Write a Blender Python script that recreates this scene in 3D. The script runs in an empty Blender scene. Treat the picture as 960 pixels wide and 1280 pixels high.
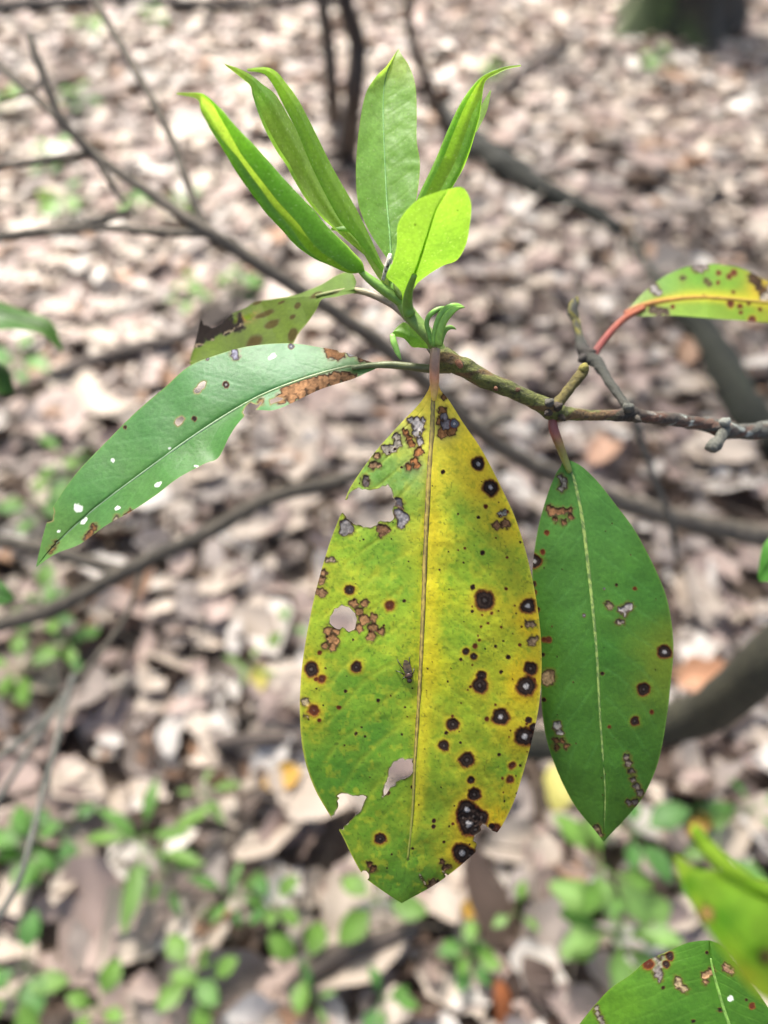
import bpy, math, random
import numpy as np
from mathutils import Vector, Matrix, Euler

random.seed(7)
RNG = np.random.default_rng(7)
SC = bpy.context.scene
COL = SC.collection

# ------------------------------------------------------------------ camera
FPX = 1000.0                       # focal length in pixels of the 960x1280 frame
CAM = np.array([0.0, 0.0, 1.12])
PITCH = math.radians(46)
FWD = np.array([0, math.cos(PITCH), -math.sin(PITCH)])
UPV = np.array([0, math.sin(PITCH), math.cos(PITCH)])
RGT = np.array([1.0, 0, 0])
cd = bpy.data.cameras.new('camera')
cam = bpy.data.objects.new('camera', cd)
COL.objects.link(cam)
cam.location = CAM
cam.rotation_euler = (math.pi / 2 - PITCH, 0, 0)
cd.sensor_fit = 'VERTICAL'
cd.sensor_height = 36
cd.sensor_width = 27
cd.lens = 36 * FPX / 1280
cd.clip_start = 0.01
cd.clip_end = 400
cd.dof.use_dof = True
cd.dof.focus_distance = 0.222
cd.dof.aperture_fstop = 6.3
cd.dof.aperture_blades = 0
SC.camera = cam
SC.render.resolution_x, SC.render.resolution_y = 768, 1024

# ------------------------------------------------------------------ world, sun, exposure
SUN_EL, SUN_AZ = 58, -24           # degrees; azimuth from +Y towards +X
W = bpy.data.worlds.new('World')
SC.world = W
W.use_nodes = True
wn = W.node_tree
sky = wn.nodes.new('ShaderNodeTexSky')
sky.sky_type = 'NISHITA'
sky.sun_disc = False
sky.sun_elevation = math.radians(SUN_EL)
sky.sun_rotation = math.radians(SUN_AZ)
sky.air_density = 1.0
sky.dust_density = 6.0
sky.ozone_density = 0.6
wn.links.new(sky.outputs[0], wn.nodes['Background'].inputs[0])
wn.nodes['Background'].inputs[1].default_value = 0.135
sd_ = bpy.data.lights.new('sun', 'SUN')
sd_.energy = 5.0
sd_.angle = math.radians(7)
sd_.color = (1.0, 0.96, 0.9)
sun = bpy.data.objects.new('sun', sd_)
COL.objects.link(sun)
_el, _az = math.radians(SUN_EL), math.radians(SUN_AZ)
SUNV = Vector((math.sin(_az) * math.cos(_el), math.cos(_az) * math.cos(_el), math.sin(_el)))
sun.rotation_euler = SUNV.to_track_quat('Z', 'Y').to_euler()
sun.location = (0, 0, 8)
vs = SC.view_settings
vs.view_transform = 'Standard'
vs.look = 'None'
vs.gamma = 1
vs.use_curve_mapping = False
vs.exposure = 1.48
SC.cycles.max_bounces = 6
SC.cycles.transparent_max_bounces = 4
SC.cycles.use_denoising = True
SC.cycles.use_adaptive_sampling = True

# ------------------------------------------------------------------ helpers
ALB = 0.60                         # picture colour -> base colour


def lin(rgb):
    c = np.asarray(rgb, float) / 255.0
    return np.where(c <= 0.04045, c / 12.92, ((c + 0.055) / 1.055) ** 2.4)


def C(*rgb):
    return lin(rgb) * ALB


def at(x, y, d):
    """a point of the frame at depth d (metres along the view axis) -> world"""
    x, y, d = np.broadcast_arrays(np.asarray(x, float), np.asarray(y, float), np.asarray(d, float))
    v = (FWD + RGT * ((x - 480) / FPX)[..., None] + UPV * ((640 - y) / FPX)[..., None])
    return CAM + v * d[..., None]


def ground(x, y, z=0.0):
    v = FWD + RGT * ((x - 480) / FPX) + UPV * ((640 - y) / FPX)
    k = (z - CAM[2]) / v[2]
    return CAM + v * k


def ground_depth(x, y, z=0.0):
    v = FWD + RGT * ((x - 480) / FPX) + UPV * ((640 - y) / FPX)
    return (z - CAM[2]) / v[2]


def K(ox, oy, s, pts):
    return [(ox + p[0] / s, oy + p[1] / s) + tuple(p[2:3] and (p[2] / s,)) + tuple(p[3:]) for p in pts]


_perm = np.random.default_rng(99).random((256, 256))


def vnoise(x, y, seed=0):
    x = np.asarray(x, float) + seed * 17.31
    y = np.asarray(y, float) + seed * 9.77
    xi, yi = np.floor(x).astype(int), np.floor(y).astype(int)
    fx, fy = x - xi, y - yi
    fx, fy = fx * fx * (3 - 2 * fx), fy * fy * (3 - 2 * fy)
    g = lambda a, b: _perm[a & 255, b & 255]
    return ((g(xi, yi) * (1 - fx) + g(xi + 1, yi) * fx) * (1 - fy)
            + (g(xi, yi + 1) * (1 - fx) + g(xi + 1, yi + 1) * fx) * fy)


def fbm(x, y, seed=0, oct=4):
    a, s, t = 0.5, 0.0, 0.0
    for o in range(oct):
        s = s + a * vnoise(x * 2 ** o, y * 2 ** o, seed + o * 3)
        t += a
        a *= 0.5
    return s / t


def ss(a, b, x):
    t = np.clip((x - a) / (b - a), 0, 1)
    return t * t * (3 - 2 * t)


def mixc(c, new, w):
    return c * (1 - w[:, None]) + np.asarray(new) * w[:, None]


def spline(pts, n, t=None):
    """Catmull-Rom through pts (any dimension), sampled by arc length"""
    P = np.asarray(pts, float)
    if len(P) == 2:
        u = np.linspace(0, 1, n) if t is None else t
        return P[0] + (P[1] - P[0]) * u[:, None]
    Q = np.vstack([2 * P[0] - P[1], P, 2 * P[-1] - P[-2]])
    out = []
    m = 16
    for i in range(1, len(Q) - 2):
        u = np.linspace(0, 1, m, endpoint=False)[:, None]
        a, b, c, d = Q[i - 1], Q[i], Q[i + 1], Q[i + 2]
        out.append(0.5 * (2 * b + (c - a) * u + (2 * a - 5 * b + 4 * c - d) * u ** 2 + (3 * b - a - 3 * c + d) * u ** 3))
    D = np.vstack(out + [P[-1:]])
    k = min(3, D.shape[1])
    s = np.concatenate([[0], np.cumsum(np.linalg.norm(np.diff(D[:, :2 if k < 3 else 3], axis=0), axis=1))])
    s /= s[-1]
    u = np.linspace(0, 1, n) if t is None else t
    return np.stack([np.interp(u, s, D[:, j]) for j in range(D.shape[1])], 1)


def keys(t, kv):
    a = np.asarray(kv, float)
    return np.interp(t, a[:, 0], a[:, 1])


def poly_sd(P, poly):
    """signed distance (negative inside) and closest point"""
    poly = np.asarray(poly, float)
    best = np.full(len(P), 1e9)
    cp = np.zeros_like(P)
    inside = np.zeros(len(P), bool)
    n = len(poly)
    for i in range(n):
        a, b = poly[i], poly[(i + 1) % n]
        e = b - a
        w = P - a
        u = np.clip((w @ e) / max(e @ e, 1e-12), 0, 1)
        q = a + u[:, None] * e
        d = np.linalg.norm(P - q, axis=1)
        m = d < best
        best[m] = d[m]
        cp[m] = q[m]
        if a[1] != b[1]:
            c = ((a[1] > P[:, 1]) != (b[1] > P[:, 1])) & (P[:, 0] < (b[0] - a[0]) * (P[:, 1] - a[1]) / (b[1] - a[1]) + a[0])
            inside ^= c
    return np.where(inside, -best, best), cp


def rough_poly(poly, amp=1.0, n=6, seed=0):
    """a torn, slightly ragged version of a hand-laid outline"""
    r = np.random.default_rng(seed)
    P = np.asarray(poly, float)
    out = []
    for i in range(len(P)):
        a, b = P[i], P[(i + 1) % len(P)]
        L = np.linalg.norm(b - a)
        m = max(1, int(L / 3.0))
        nrm = np.array([-(b - a)[1], (b - a)[0]]) / max(L, 1e-9)
        for k in range(m):
            u = k / m
            out.append(a + (b - a) * u + nrm * r.normal(0, amp) * (0.5 if k == 0 else 1))
    return np.array(out)


def new_mesh(name, V, F, cols=None, smooth=True, extra=None):
    me = bpy.data.meshes.new(name)
    V = np.asarray(V, np.float32)
    F = np.asarray(F, np.int32)
    k = F.shape[1]
    me.vertices.add(len(V))
    me.vertices.foreach_set('co', V.ravel())
    me.loops.add(F.size)
    me.loops.foreach_set('vertex_index', F.ravel())
    me.polygons.add(len(F))
    me.polygons.foreach_set('loop_start', np.arange(0, F.size, k, dtype=np.int32))
    if smooth:
        me.polygons.foreach_set('use_smooth', np.ones(len(F), bool))
    me.update(calc_edges=True)
    if cols is not None:
        a = me.attributes.new('Col', 'FLOAT_COLOR', 'POINT')
        c = np.ones((len(V), 4), np.float32)
        c[:, :3] = np.broadcast_to(cols, (len(V), 3))
        a.data.foreach_set('color', c.ravel())
    for nm, arr in (extra or {}).items():
        a = me.attributes.new(nm, 'FLOAT', 'POINT')
        a.data.foreach_set('value', np.asarray(arr, np.float32))
    me.validate()
    return me


def obj(name, me, mat=None, parent=None, matrix=None):
    o = bpy.data.objects.new(name, me)
    COL.objects.link(o)
    if mat is not None and me is not None and not me.materials:
        me.materials.append(mat)
    if parent is not None:
        o.parent = parent
        o.matrix_parent_inverse = Matrix.Translation(-Vector(parent.location)) if parent.parent is None and parent.type == 'EMPTY' and tuple(parent.rotation_euler) == (0, 0, 0) else Matrix.Identity(4)
    if matrix is not None:
        o.matrix_basis = matrix
    return o


def tag(o, label=None, cat=None, group=None, kind=None):
    if label: o['label'] = label
    if cat: o['category'] = cat
    if group: o['group'] = group
    if kind: o['kind'] = kind
    return o


def thing(name, loc, label, cat, group=None):
    o = bpy.data.objects.new(name, None)
    COL.objects.link(o)
    o.location = loc
    o.empty_display_size = 0.02
    return tag(o, label, cat, group)


def grid_faces(nu, nv, closed=False):
    i, j = np.meshgrid(np.arange(nu - 1), np.arange(nv if closed else nv - 1), indexing='ij')
    i, j = i.ravel(), j.ravel()
    j2 = (j + 1) % nv
    return np.stack([i * nv + j, i * nv + j2, (i + 1) * nv + j2, (i + 1) * nv + j], 1)


def tube_mesh(name, pts, radii, nseg=10, step=None, col=(0.1, 0.1, 0.1), rough=0.0, seed=0, colfn=None, flat=1.0, flatdir=None, n=None):
    """round tapering tube along a path; pts (k,3), radii (k)"""
    pts = np.asarray(pts, float)
    radii = np.asarray(radii, float) * np.ones(len(pts))
    L = np.linalg.norm(np.diff(pts, axis=0), axis=1).sum()
    if n is None:
        n = int(np.clip(L / (step or max(radii.mean() * 0.9, 1e-5)), 6, 260))
    D = spline(np.hstack([pts, radii[:, None]]), n)
    P, R = D[:, :3], np.maximum(D[:, 3], 1e-6)
    T = np.gradient(P, axis=0)
    T /= np.linalg.norm(T, axis=1)[:, None]
    ref = np.array(flatdir if flatdir is not None else (-FWD))
    A = np.cross(T, ref)
    A /= np.maximum(np.linalg.norm(A, axis=1), 1e-9)[:, None]
    B = np.cross(A, T)
    th = np.linspace(0, 2 * np.pi, nseg, endpoint=False)
    tt = np.linspace(0, 1, n)
    arc = tt * L / max(R.mean(), 1e-6)
    rr = R[:, None] * (1 + rough * 2 * (fbm(arc[:, None] * 0.6 + np.cos(th) * 0.9, np.sin(th) * 0.9 + arc[:, None] * 0.13, seed, 3) - 0.5))
    V = P[:, None] + A[:, None] * (np.cos(th) * rr)[..., None] + B[:, None] * (np.sin(th) * rr * flat)[..., None]
    V = V.reshape(-1, 3)
    F = grid_faces(n, nseg, True)
    # rounded caps
    cap0, cap1 = len(V), len(V) + 1
    V = np.vstack([V, P[0] - T[0] * R[0] * 0.5, P[-1] + T[-1] * R[-1] * 0.5])
    q = np.arange(nseg)
    F0 = np.stack([np.full(nseg, cap0), (q + 1) % nseg, q, q], 1)
    base = (n - 1) * nseg
    F1 = np.stack([np.full(nseg, cap1), base + q, base + (q + 1) % nseg, base + (q + 1) % nseg], 1)
    tv = np.concatenate([np.repeat(tt, nseg), [0, 1]])
    av = np.concatenate([np.tile(th, n), [0, 0]])
    arcv = np.concatenate([np.repeat(arc, nseg), [0, arc[-1]]])
    if colfn is not None:
        cols = colfn(tv, av, arcv)
    else:
        nz = fbm(arcv * 0.5 + np.cos(av), np.sin(av) * 1.4, seed + 5, 4)
        cols = np.asarray(col)[None] * (0.45 + 1.1 * nz)[:, None]
    # quads, then cap triangles as a second pass
    me = bpy.data.meshes.new(name)
    faces = [tuple(f) for f in F.tolist()] + [(f[0], f[1], f[2]) for f in F0.tolist()] + [(f[0], f[1], f[2]) for f in F1.tolist()]
    me.from_pydata(V.tolist(), [], faces)
    me.polygons.foreach_set('use_smooth', np.ones(len(faces), bool))
    a = me.attributes.new('Col', 'FLOAT_COLOR', 'POINT')
    c = np.ones((len(V), 4), np.float32)
    c[:, :3] = cols
    a.data.foreach_set('color', c.ravel())
    me.update()
    return me


def tube_px(name, pts, mat, parent, **kw):
    """tube from (x, y, depth, radius in px) rows"""
    a = np.asarray(pts, float)
    P = at(a[:, 0], a[:, 1], a[:, 2])
    R = a[:, 3] * a[:, 2] / FPX
    return obj(name, tube_mesh(name, P, R, **kw), mat, parent)


# ------------------------------------------------------------------ materials
def base_mat(name):
    m = bpy.data.materials.new(name)
    m.use_nodes = True
    nt = m.node_tree
    return m, nt, nt.nodes['Principled BSDF'], nt.nodes['Material Output']


def attr(nt, name, kind='color'):
    a = nt.nodes.new('ShaderNodeAttribute')
    a.attribute_name = name
    return a


def mathn(nt, op, a, b=None):
    n = nt.nodes.new('ShaderNodeMath')
    n.operation = op
    for i, v in enumerate((a, b)):
        if v is None: continue
        if isinstance(v, (int, float)): n.inputs[i].default_value = v
        else: nt.links.new(v, n.inputs[i])
    return n.outputs[0]


def leaf_material(name, rough=0.42, trans=0.3, tint=(1.5, 1.3, 0.35), spec=0.5, bump=0.25, bscale=900, dry=True, coat=0.0):
    m, nt, bs, out = base_mat(name)
    a = attr(nt, 'Col')
    tc = nt.nodes.new('ShaderNodeTexCoord')
    nz = nt.nodes.new('ShaderNodeTexNoise')
    nz.inputs['Scale'].default_value = bscale
    nz.inputs['Detail'].default_value = 4
    nt.links.new(tc.outputs['Object'], nz.inputs['Vector'])
    # fine cell-scale tone variation
    mr = nt.nodes.new('ShaderNodeMapRange')
    mr.inputs['From Min'].default_value = 0.3
    mr.inputs['From Max'].default_value = 0.7
    mr.inputs['To Min'].default_value = 0.88
    mr.inputs['To Max'].default_value = 1.12
    nt.links.new(nz.outputs[0], mr.inputs[0])
    mx = nt.nodes.new('ShaderNodeVectorMath')
    mx.operation = 'SCALE'
    nt.links.new(a.outputs['Color'], mx.inputs[0])
    nt.links.new(mr.outputs[0], mx.inputs['Scale'])
    nt.links.new(mx.outputs[0], bs.inputs['Base Color'])
    bs.inputs['Roughness'].default_value = rough
    bs.inputs['Specular IOR Level'].default_value = spec
    if coat:
        bs.inputs['Coat Weight'].default_value = coat
        bs.inputs['Coat Roughness'].default_value = 0.3
    bp = nt.nodes.new('ShaderNodeBump')
    bp.inputs['Strength'].default_value = bump
    bp.inputs['Distance'].default_value = 0.0004
    nt.links.new(nz.outputs[0], bp.inputs['Height'])
    nt.links.new(bp.outputs[0], bs.inputs['Normal'])
    tr = nt.nodes.new('ShaderNodeBsdfTranslucent')
    tm = nt.nodes.new('ShaderNodeVectorMath')
    tm.operation = 'MULTIPLY'
    nt.links.new(mx.outputs[0], tm.inputs[0])
    tm.inputs[1].default_value = tint
    nt.links.new(tm.outputs[0], tr.inputs['Color'])
    mixs = nt.nodes.new('ShaderNodeMixShader')
    if dry:
        dr = attr(nt, 'dry')
        fac = mathn(nt, 'MULTIPLY', mathn(nt, 'SUBTRACT', 1.0, dr.outputs['Fac']), trans)
        nt.links.new(fac, mixs.inputs[0])
        nt.links.new(mathn(nt, 'ADD', mathn(nt, 'MULTIPLY', dr.outputs['Fac'], 0.35), rough), bs.inputs['Roughness'])
        nt.links.new(mathn(nt, 'MULTIPLY', mathn(nt, 'SUBTRACT', 1.0, mathn(nt, 'MULTIPLY', dr.outputs['Fac'], 0.7)), spec), bs.inputs['Specular IOR Level'])
    else:
        mixs.inputs[0].default_value = trans
    nt.links.new(bs.outputs[0], mixs.inputs[1])
    nt.links.new(tr.outputs[0], mixs.inputs[2])
    nt.links.new(mixs.outputs[0], out.inputs[0])
    return m


def bark_material(name, scale=120, bump=0.6, dist=0.002, rough=0.85):
    m, nt, bs, out = base_mat(name)
    a = attr(nt, 'Col')
    tc = nt.nodes.new('ShaderNodeTexCoord')
    nz = nt.nodes.new('ShaderNodeTexNoise')
    nz.inputs['Scale'].default_value = scale
    nz.inputs['Detail'].default_value = 6
    nz.inputs['Roughness'].default_value = 0.65
    nt.links.new(tc.outputs['Object'], nz.inputs['Vector'])
    mr = nt.nodes.new('ShaderNodeMapRange')
    mr.inputs['From Min'].default_value = 0.3
    mr.inputs['From Max'].default_value = 0.7
    mr.inputs['To Min'].default_value = 0.6
    mr.inputs['To Max'].default_value = 1.4
    nt.links.new(nz.outputs[0], mr.inputs[0])
    mx = nt.nodes.new('ShaderNodeVectorMath')
    mx.operation = 'SCALE'
    nt.links.new(a.outputs['Color'], mx.inputs[0])
    nt.links.new(mr.outputs[0], mx.inputs['Scale'])
    nt.links.new(mx.outputs[0], bs.inputs['Base Color'])
    bs.inputs['Roughness'].default_value = rough
    bp = nt.nodes.new('ShaderNodeBump')
    bp.inputs['Strength'].default_value = bump
    bp.inputs['Distance'].default_value = dist
    nt.links.new(nz.outputs[0], bp.inputs['Height'])
    nt.links.new(bp.outputs[0], bs.inputs['Normal'])
    return m


M_LEAF = leaf_material('mature_leaf', rough=0.5, trans=0.30, tint=(1.5, 1.35, 0.4), bump=0.25, spec=0.3)
M_YOUNG = leaf_material('young_leaf', rough=0.42, trans=0.64, tint=(1.36, 1.44, 0.6), bump=0.2, bscale=1200, spec=0.35)
M_STEM = leaf_material('green_stem', rough=0.5, trans=0.0, dry=False, bump=0.35, bscale=900)
M_RIB = leaf_material('leaf_rib', rough=0.5, trans=0.88, tint=(1.9, 1.75, 0.8), dry=False, bump=0.2, bscale=900, spec=0.3)
M_TWIG = bark_material('twig_bark', scale=1100, bump=1.0, dist=0.0009, rough=0.8)
M_BARK = bark_material('branch_bark', scale=140, bump=0.7, dist=0.002)
M_TRUNK = bark_material('trunk_bark', scale=30, bump=0.9, dist=0.01)
M_LITTER = leaf_material('dead_leaf', rough=0.55, trans=0.14, tint=(1.2, 1.0, 0.8), spec=0.35, bump=0.3, bscale=180, dry=False)
M_SEED = leaf_material('seedling_leaf', rough=0.5, trans=0.4, tint=(1.3, 1.3, 0.5), spec=0.4, bump=0.15, bscale=300, dry=False)
M_INSECT = leaf_material('insect', rough=0.35, trans=0.0, dry=False, bump=0.1, bscale=2500)

# ------------------------------------------------------------------ ground
def make_ground():
    n = 90
    r = np.concatenate([np.linspace(0, 7, 60), np.geomspace(7.5, 150, n - 60)])
    th = np.linspace(0, 2 * np.pi, 72, endpoint=False)
    X = r[:, None] * np.cos(th)
    Y = r[:, None] * np.sin(th) + 2
    Z = -0.03 + 0.03 * (fbm(X * 1.3, Y * 1.3, 3) - 0.5) - 0.0 * X
    V = np.stack([X, Y, Z], -1).reshape(-1, 3)
    m, nt, bs, out = base_mat('forest_soil')
    tc = nt.nodes.new('ShaderNodeTexCoord')
    vo = nt.nodes.new('ShaderNodeTexVoronoi')
    vo.inputs['Scale'].default_value = 16
    nt.links.new(tc.outputs['Object'], vo.inputs['Vector'])
    nz = nt.nodes.new('ShaderNodeTexNoise')
    nz.inputs['Scale'].default_value = 45
    nz.inputs['Detail'].default_value = 6
    nt.links.new(tc.outputs['Object'], nz.inputs['Vector'])
    rp = nt.nodes.new('ShaderNodeValToRGB')
    e = rp.color_ramp.elements
    e[0].position, e[0].color = 0.2, (0.02, 0.014, 0.01, 1)
    e[1].position, e[1].color = 0.85, (0.16, 0.115, 0.085, 1)
    mx = mathn(nt, 'MULTIPLY', vo.outputs['Color'], 1.0)
    sm = mathn(nt, 'ADD', mathn(nt, 'MULTIPLY', mx, 0.6), mathn(nt, 'MULTIPLY', nz.outputs[0], 0.45))
    nt.links.new(sm, rp.inputs[0])
    nt.links.new(rp.outputs[0], bs.inputs['Base Color'])
    bs.inputs['Roughness'].default_value = 0.9
    bp = nt.nodes.new('ShaderNodeBump')
    bp.inputs['Distance'].default_value = 0.02
    nt.links.new(sm, bp.inputs['Height'])
    nt.links.new(bp.outputs[0], bs.inputs['Normal'])
    o = obj('ground', new_mesh('ground', V, grid_faces(len(r), 72, True)), m)
    tag(o, kind='structure')


make_ground()


def gz(x, y):
    return -0.03 + 0.03 * (fbm(np.asarray(x) * 1.3, np.asarray(y) * 1.3, 3) - 0.5)


# ------------------------------------------------------------------ dead leaves
def dead_leaf_shape(kind, nu, nv, seed):
    r = np.random.default_rng(seed)
    t = np.linspace(0, 1, nu)
    v = np.linspace(-1, 1, nv)
    if kind == 'oval':
        w = 0.30 * np.sin(np.pi * t ** 0.9) ** 0.8 + 0.004
    elif kind == 'lobed':
        w = 0.31 * np.sin(np.pi * np.clip(t * 0.95 + 0.02, 0, 1)) ** 0.7 * (0.72 + 0.38 * np.sin(t * 2 * np.pi * 3.2 + 0.6)) + 0.008
    elif kind == 'broken':
        w = 0.33 * np.sin(np.pi * (0.12 + 0.72 * t)) ** 0.8 * (0.8 + 0.25 * r.random(nu))
    else:
        w = 0.2 * np.sin(np.pi * t) ** 0.9 + 0.004
    w = w * (1 + 0.13 * r.normal(size=nu))
    X = t[:, None] - 0.5 + 0 * v
    Y = w[:, None] * v + 0.06 * r.normal() * np.sin(np.pi * t)[:, None]
    curl = r.uniform(-0.8, 1.7)
    fold = r.uniform(-0.1, 0.25)
    bend = r.uniform(-0.35, 0.4)
    Z = curl * Y ** 2 + fold * np.abs(Y) + bend * (X ** 2 - 0.08) + r.uniform(-0.6, 0.6) * X * Y
    Z = Z + 0.05 * (fbm(X * 5 + seed, Y * 7, seed, 2) - 0.5) * 2
    V = np.stack([X, Y, Z], -1).reshape(-1, 3)
    vein = np.exp(-(np.abs(v)[None] / 0.16) ** 2) + 0 * X
    lat = 0.5 + 0.5 * np.cos((X - np.abs(Y) * 1.1) * 60)
    tone = 0.88 + 0.12 * vein + 0.05 * lat + 0.45 * (fbm(X * 4, Y * 6, seed + 40, 3) - 0.5)
    return V, tone.ravel()


KINDS = ['oval', 'lobed', 'broken', 'narrow']
SHAPES = {}
NU, NV = 8, 5
for k in KINDS:
    SHAPES[k] = [dead_leaf_shape(k, NU, NV, 100 + 13 * i + 7 * KINDS.index(k)) for i in range(7)]
LF = grid_faces(NU, NV)
TONES = {  # picture colours of the litter
    'pale tan': (214, 197, 180), 'cream white': (236, 226, 216), 'pinkish brown': (188, 165, 154),
    'grey brown': (164, 151, 143), 'dark brown': (104, 86, 75), 'rusty orange brown': (178, 140, 112)}
TP = np.array([0.30, 0.11, 0.26, 0.17, 0.12, 0.04])
TN = list(TONES)
LITTER = []


def scatter():
    spec = []
    n = 0
    for y0, y1, dens in ((-0.5, 1.2, 1500), (1.2, 2.6, 1150), (2.6, 4.2, 800), (4.2, 6.6, 380)):
        hw0, hw1 = 0.62 * max(y0 + 0.8, 0.3) + 0.45, 0.62 * (y1 + 0.8) + 0.45
        area = (hw0 + hw1) * (y1 - y0)
        for _ in range(int(area * dens)):
            y = random.uniform(y0, y1)
            hw = hw0 + (hw1 - hw0) * (y - y0) / (y1 - y0)
            x = random.uniform(-hw, hw)
            spec.append((x, y))
    return np.array(spec)


def litter():
    S = scatter()
    N = len(S)
    hz = RNG.random(N) ** 1.4 * 0.045
    size = np.clip(RNG.lognormal(math.log(0.058), 0.42, N), 0.018, 0.15)
    yaw = RNG.random(N) * 2 * np.pi
    tilt = RNG.normal(0, 0.28, N)
    roll = RNG.normal(0, 0.36, N)
    flat_ = np.where(S[:, 1] > 1.3, 0.5, 1.0)
    tilt, roll = tilt * flat_, roll * flat_
    size = size * np.where(S[:, 1] > 1.8, 1.2, 1.0)
    kind = RNG.choice(4, N, p=[0.36, 0.34, 0.18, 0.12])
    var = RNG.integers(0, 7, N)
    tone = RNG.choice(6, N, p=TP)
    # many of the lowest leaves take the dark brown tone
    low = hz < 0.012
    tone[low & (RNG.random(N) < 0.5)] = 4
    bright = RNG.normal(1.0, 0.14, N).clip(0.6, 1.35)
    # how large each one shows in the frame
    zz = gz(S[:, 0], S[:, 1]) + 0.012 + hz
    P = np.stack([S[:, 0], S[:, 1], zz], 1) - CAM
    d = P @ FWD
    px = 480 + FPX * (P @ RGT) / d
    py = 640 - FPX * (P @ UPV) / d
    inf = (px > -10) & (px < 970) & (py > -10) & (py < 1290) & (d > 0.3)
    score = np.where(inf & (hz > 0.026), size / d, 0)
    big = np.argsort(-score)[:285]
    isbig = np.zeros(N, bool)
    isbig[big] = True
    allV, allF, allC = [], [], []
    off = 0
    for i in range(N):
        V, tn = SHAPES[KINDS[kind[i]]][var[i]]
        mt = Matrix.LocRotScale(Vector((S[i, 0], S[i, 1], zz[i])), Euler((roll[i], tilt[i], yaw[i]), 'XYZ'), Vector((size[i],) * 3))
        if isbig[i]:
            LITTER.append((mt, kind[i], var[i], tone[i]))
            continue
        A = np.array(mt)
        allV.append(V @ A[:3, :3].T + A[:3, 3])
        allF.append(LF + off)
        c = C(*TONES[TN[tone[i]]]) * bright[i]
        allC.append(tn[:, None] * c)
        off += len(V)
    # bits of twig lying loose in the leaves
    tw_ = np.array([[-.5, .5, 0], [-.5, -.5, 0], [-.5, 0, .8], [.5, .5, 0], [.5, -.5, 0], [.5, 0, .8]])
    for i in range(1500):
        y = random.uniform(-0.3, 4.6)
        x = random.uniform(-1, 1) * (0.62 * (y + 0.8) + 0.4)
        L_, w_ = random.uniform(0.05, 0.22), random.uniform(0.0018, 0.005)
        mt = np.array(Matrix.LocRotScale(Vector((x, y, float(gz(x, y)) + random.uniform(0.02, 0.062))), Euler((0, random.gauss(0, .16), random.uniform(0, 6.3))), Vector((L_, w_, w_))))
        allV.append(tw_ @ mt[:3, :3].T + mt[:3, 3])
        allF.append(np.array([[0, 1, 4, 3], [1, 2, 5, 4], [2, 0, 3, 5]]) + off)
        allC.append(np.repeat(C(*random.choice([(110, 98, 86), (84, 72, 62), (140, 128, 114)]))[None], 6, 0))
        off += 6
    me = new_mesh('leaf_litter', np.vstack(allV), np.vstack(allF), np.vstack(allC))
    tag(obj('leaf_litter', me, M_LITTER), 'thick carpet of brown dead leaves covering the forest floor', 'leaf litter', kind='stuff')


litter()
DL_MESH = {}
WORD = {'oval': 'oval dead leaf', 'lobed': 'lobed dead oak leaf', 'broken': 'broken blunt dead leaf piece', 'narrow': 'narrow pointed dead leaf'}


PLUR = {'oval': 'oval dead leaves', 'lobed': 'lobed dead oak leaves', 'broken': 'broken dead leaf pieces', 'narrow': 'narrow dead leaves'}


def dead_leaf(mt, kind, var, tone, label=None, group=None, rgb=None):
    k = KINDS[kind]
    key = (kind, var, tone if rgb is None else rgb)
    if key not in DL_MESH:
        V, tn = SHAPES[k][var]
        # the individuals get a finer copy of their shape
        c = C(*(rgb or TONES[TN[tone]]))
        me = new_mesh('dead_leaf', V, LF, tn[:, None] * c)
        me.materials.append(M_LITTER)
        DL_MESH[key] = me
    o = bpy.data.objects.new('dead_leaf', DL_MESH[key])
    COL.objects.link(o)
    o.matrix_world = mt
    tag(o, label or f'{TN[tone]} {WORD[k]} lying on top of the litter', 'dead leaf', group or f'{TN[tone]} {PLUR[k]} on the litter')
    return o


for (mt, k, v, tn) in LITTER:
    dead_leaf(mt, k, v, tn)


def placed_leaf(x, y, size, yaw, kind, var, rgb, label, z=0.05, tilt=0.1):
    p = ground(x, y, z - 0.02)
    mt = Matrix.LocRotScale(Vector(p), Euler((tilt, -tilt, yaw)), Vector((size,) * 3))
    o = dead_leaf(mt, kind, var, 0, label, None, rgb)
    if 'group' in o: del o['group']


placed_leaf(352, 972, 0.06, 0.4, 0, 1, (228, 176, 62), 'golden yellow fallen leaf on the litter beside the tip of a lance leaved seedling')
placed_leaf(590, 1133, 0.035, 1.0, 0, 2, (226, 176, 66), 'small golden yellow leaf scrap lying below the large spotted leaf')
placed_leaf(693, 985, 0.075, 1.5, 0, 3, (222, 212, 116), 'pale lemon yellow fallen leaf showing between the two hanging leaves')
placed_leaf(324, 848, 0.05, 1.6, 0, 4, (222, 206, 98), 'pale yellow oval fallen leaf beside a small green seedling')
placed_leaf(885, 846, 0.10, 0.2, 0, 2, (216, 158, 118), 'salmon orange fallen leaf lying above the thick arching stem')
placed_leaf(745, 562, 0.10, 1.2, 0, 5, (222, 176, 146), 'peach coloured fallen leaf below the bare twig')
placed_leaf(875, 1028, 0.05, 0.7, 1, 1, (206, 158, 70), 'ochre fallen leaf scrap between the green seedlings')
placed_leaf(628, 1262, 0.07, 1.7, 3, 2, (176, 104, 58), 'rust coloured dead leaf standing on edge in the litter', tilt=0.5)

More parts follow.
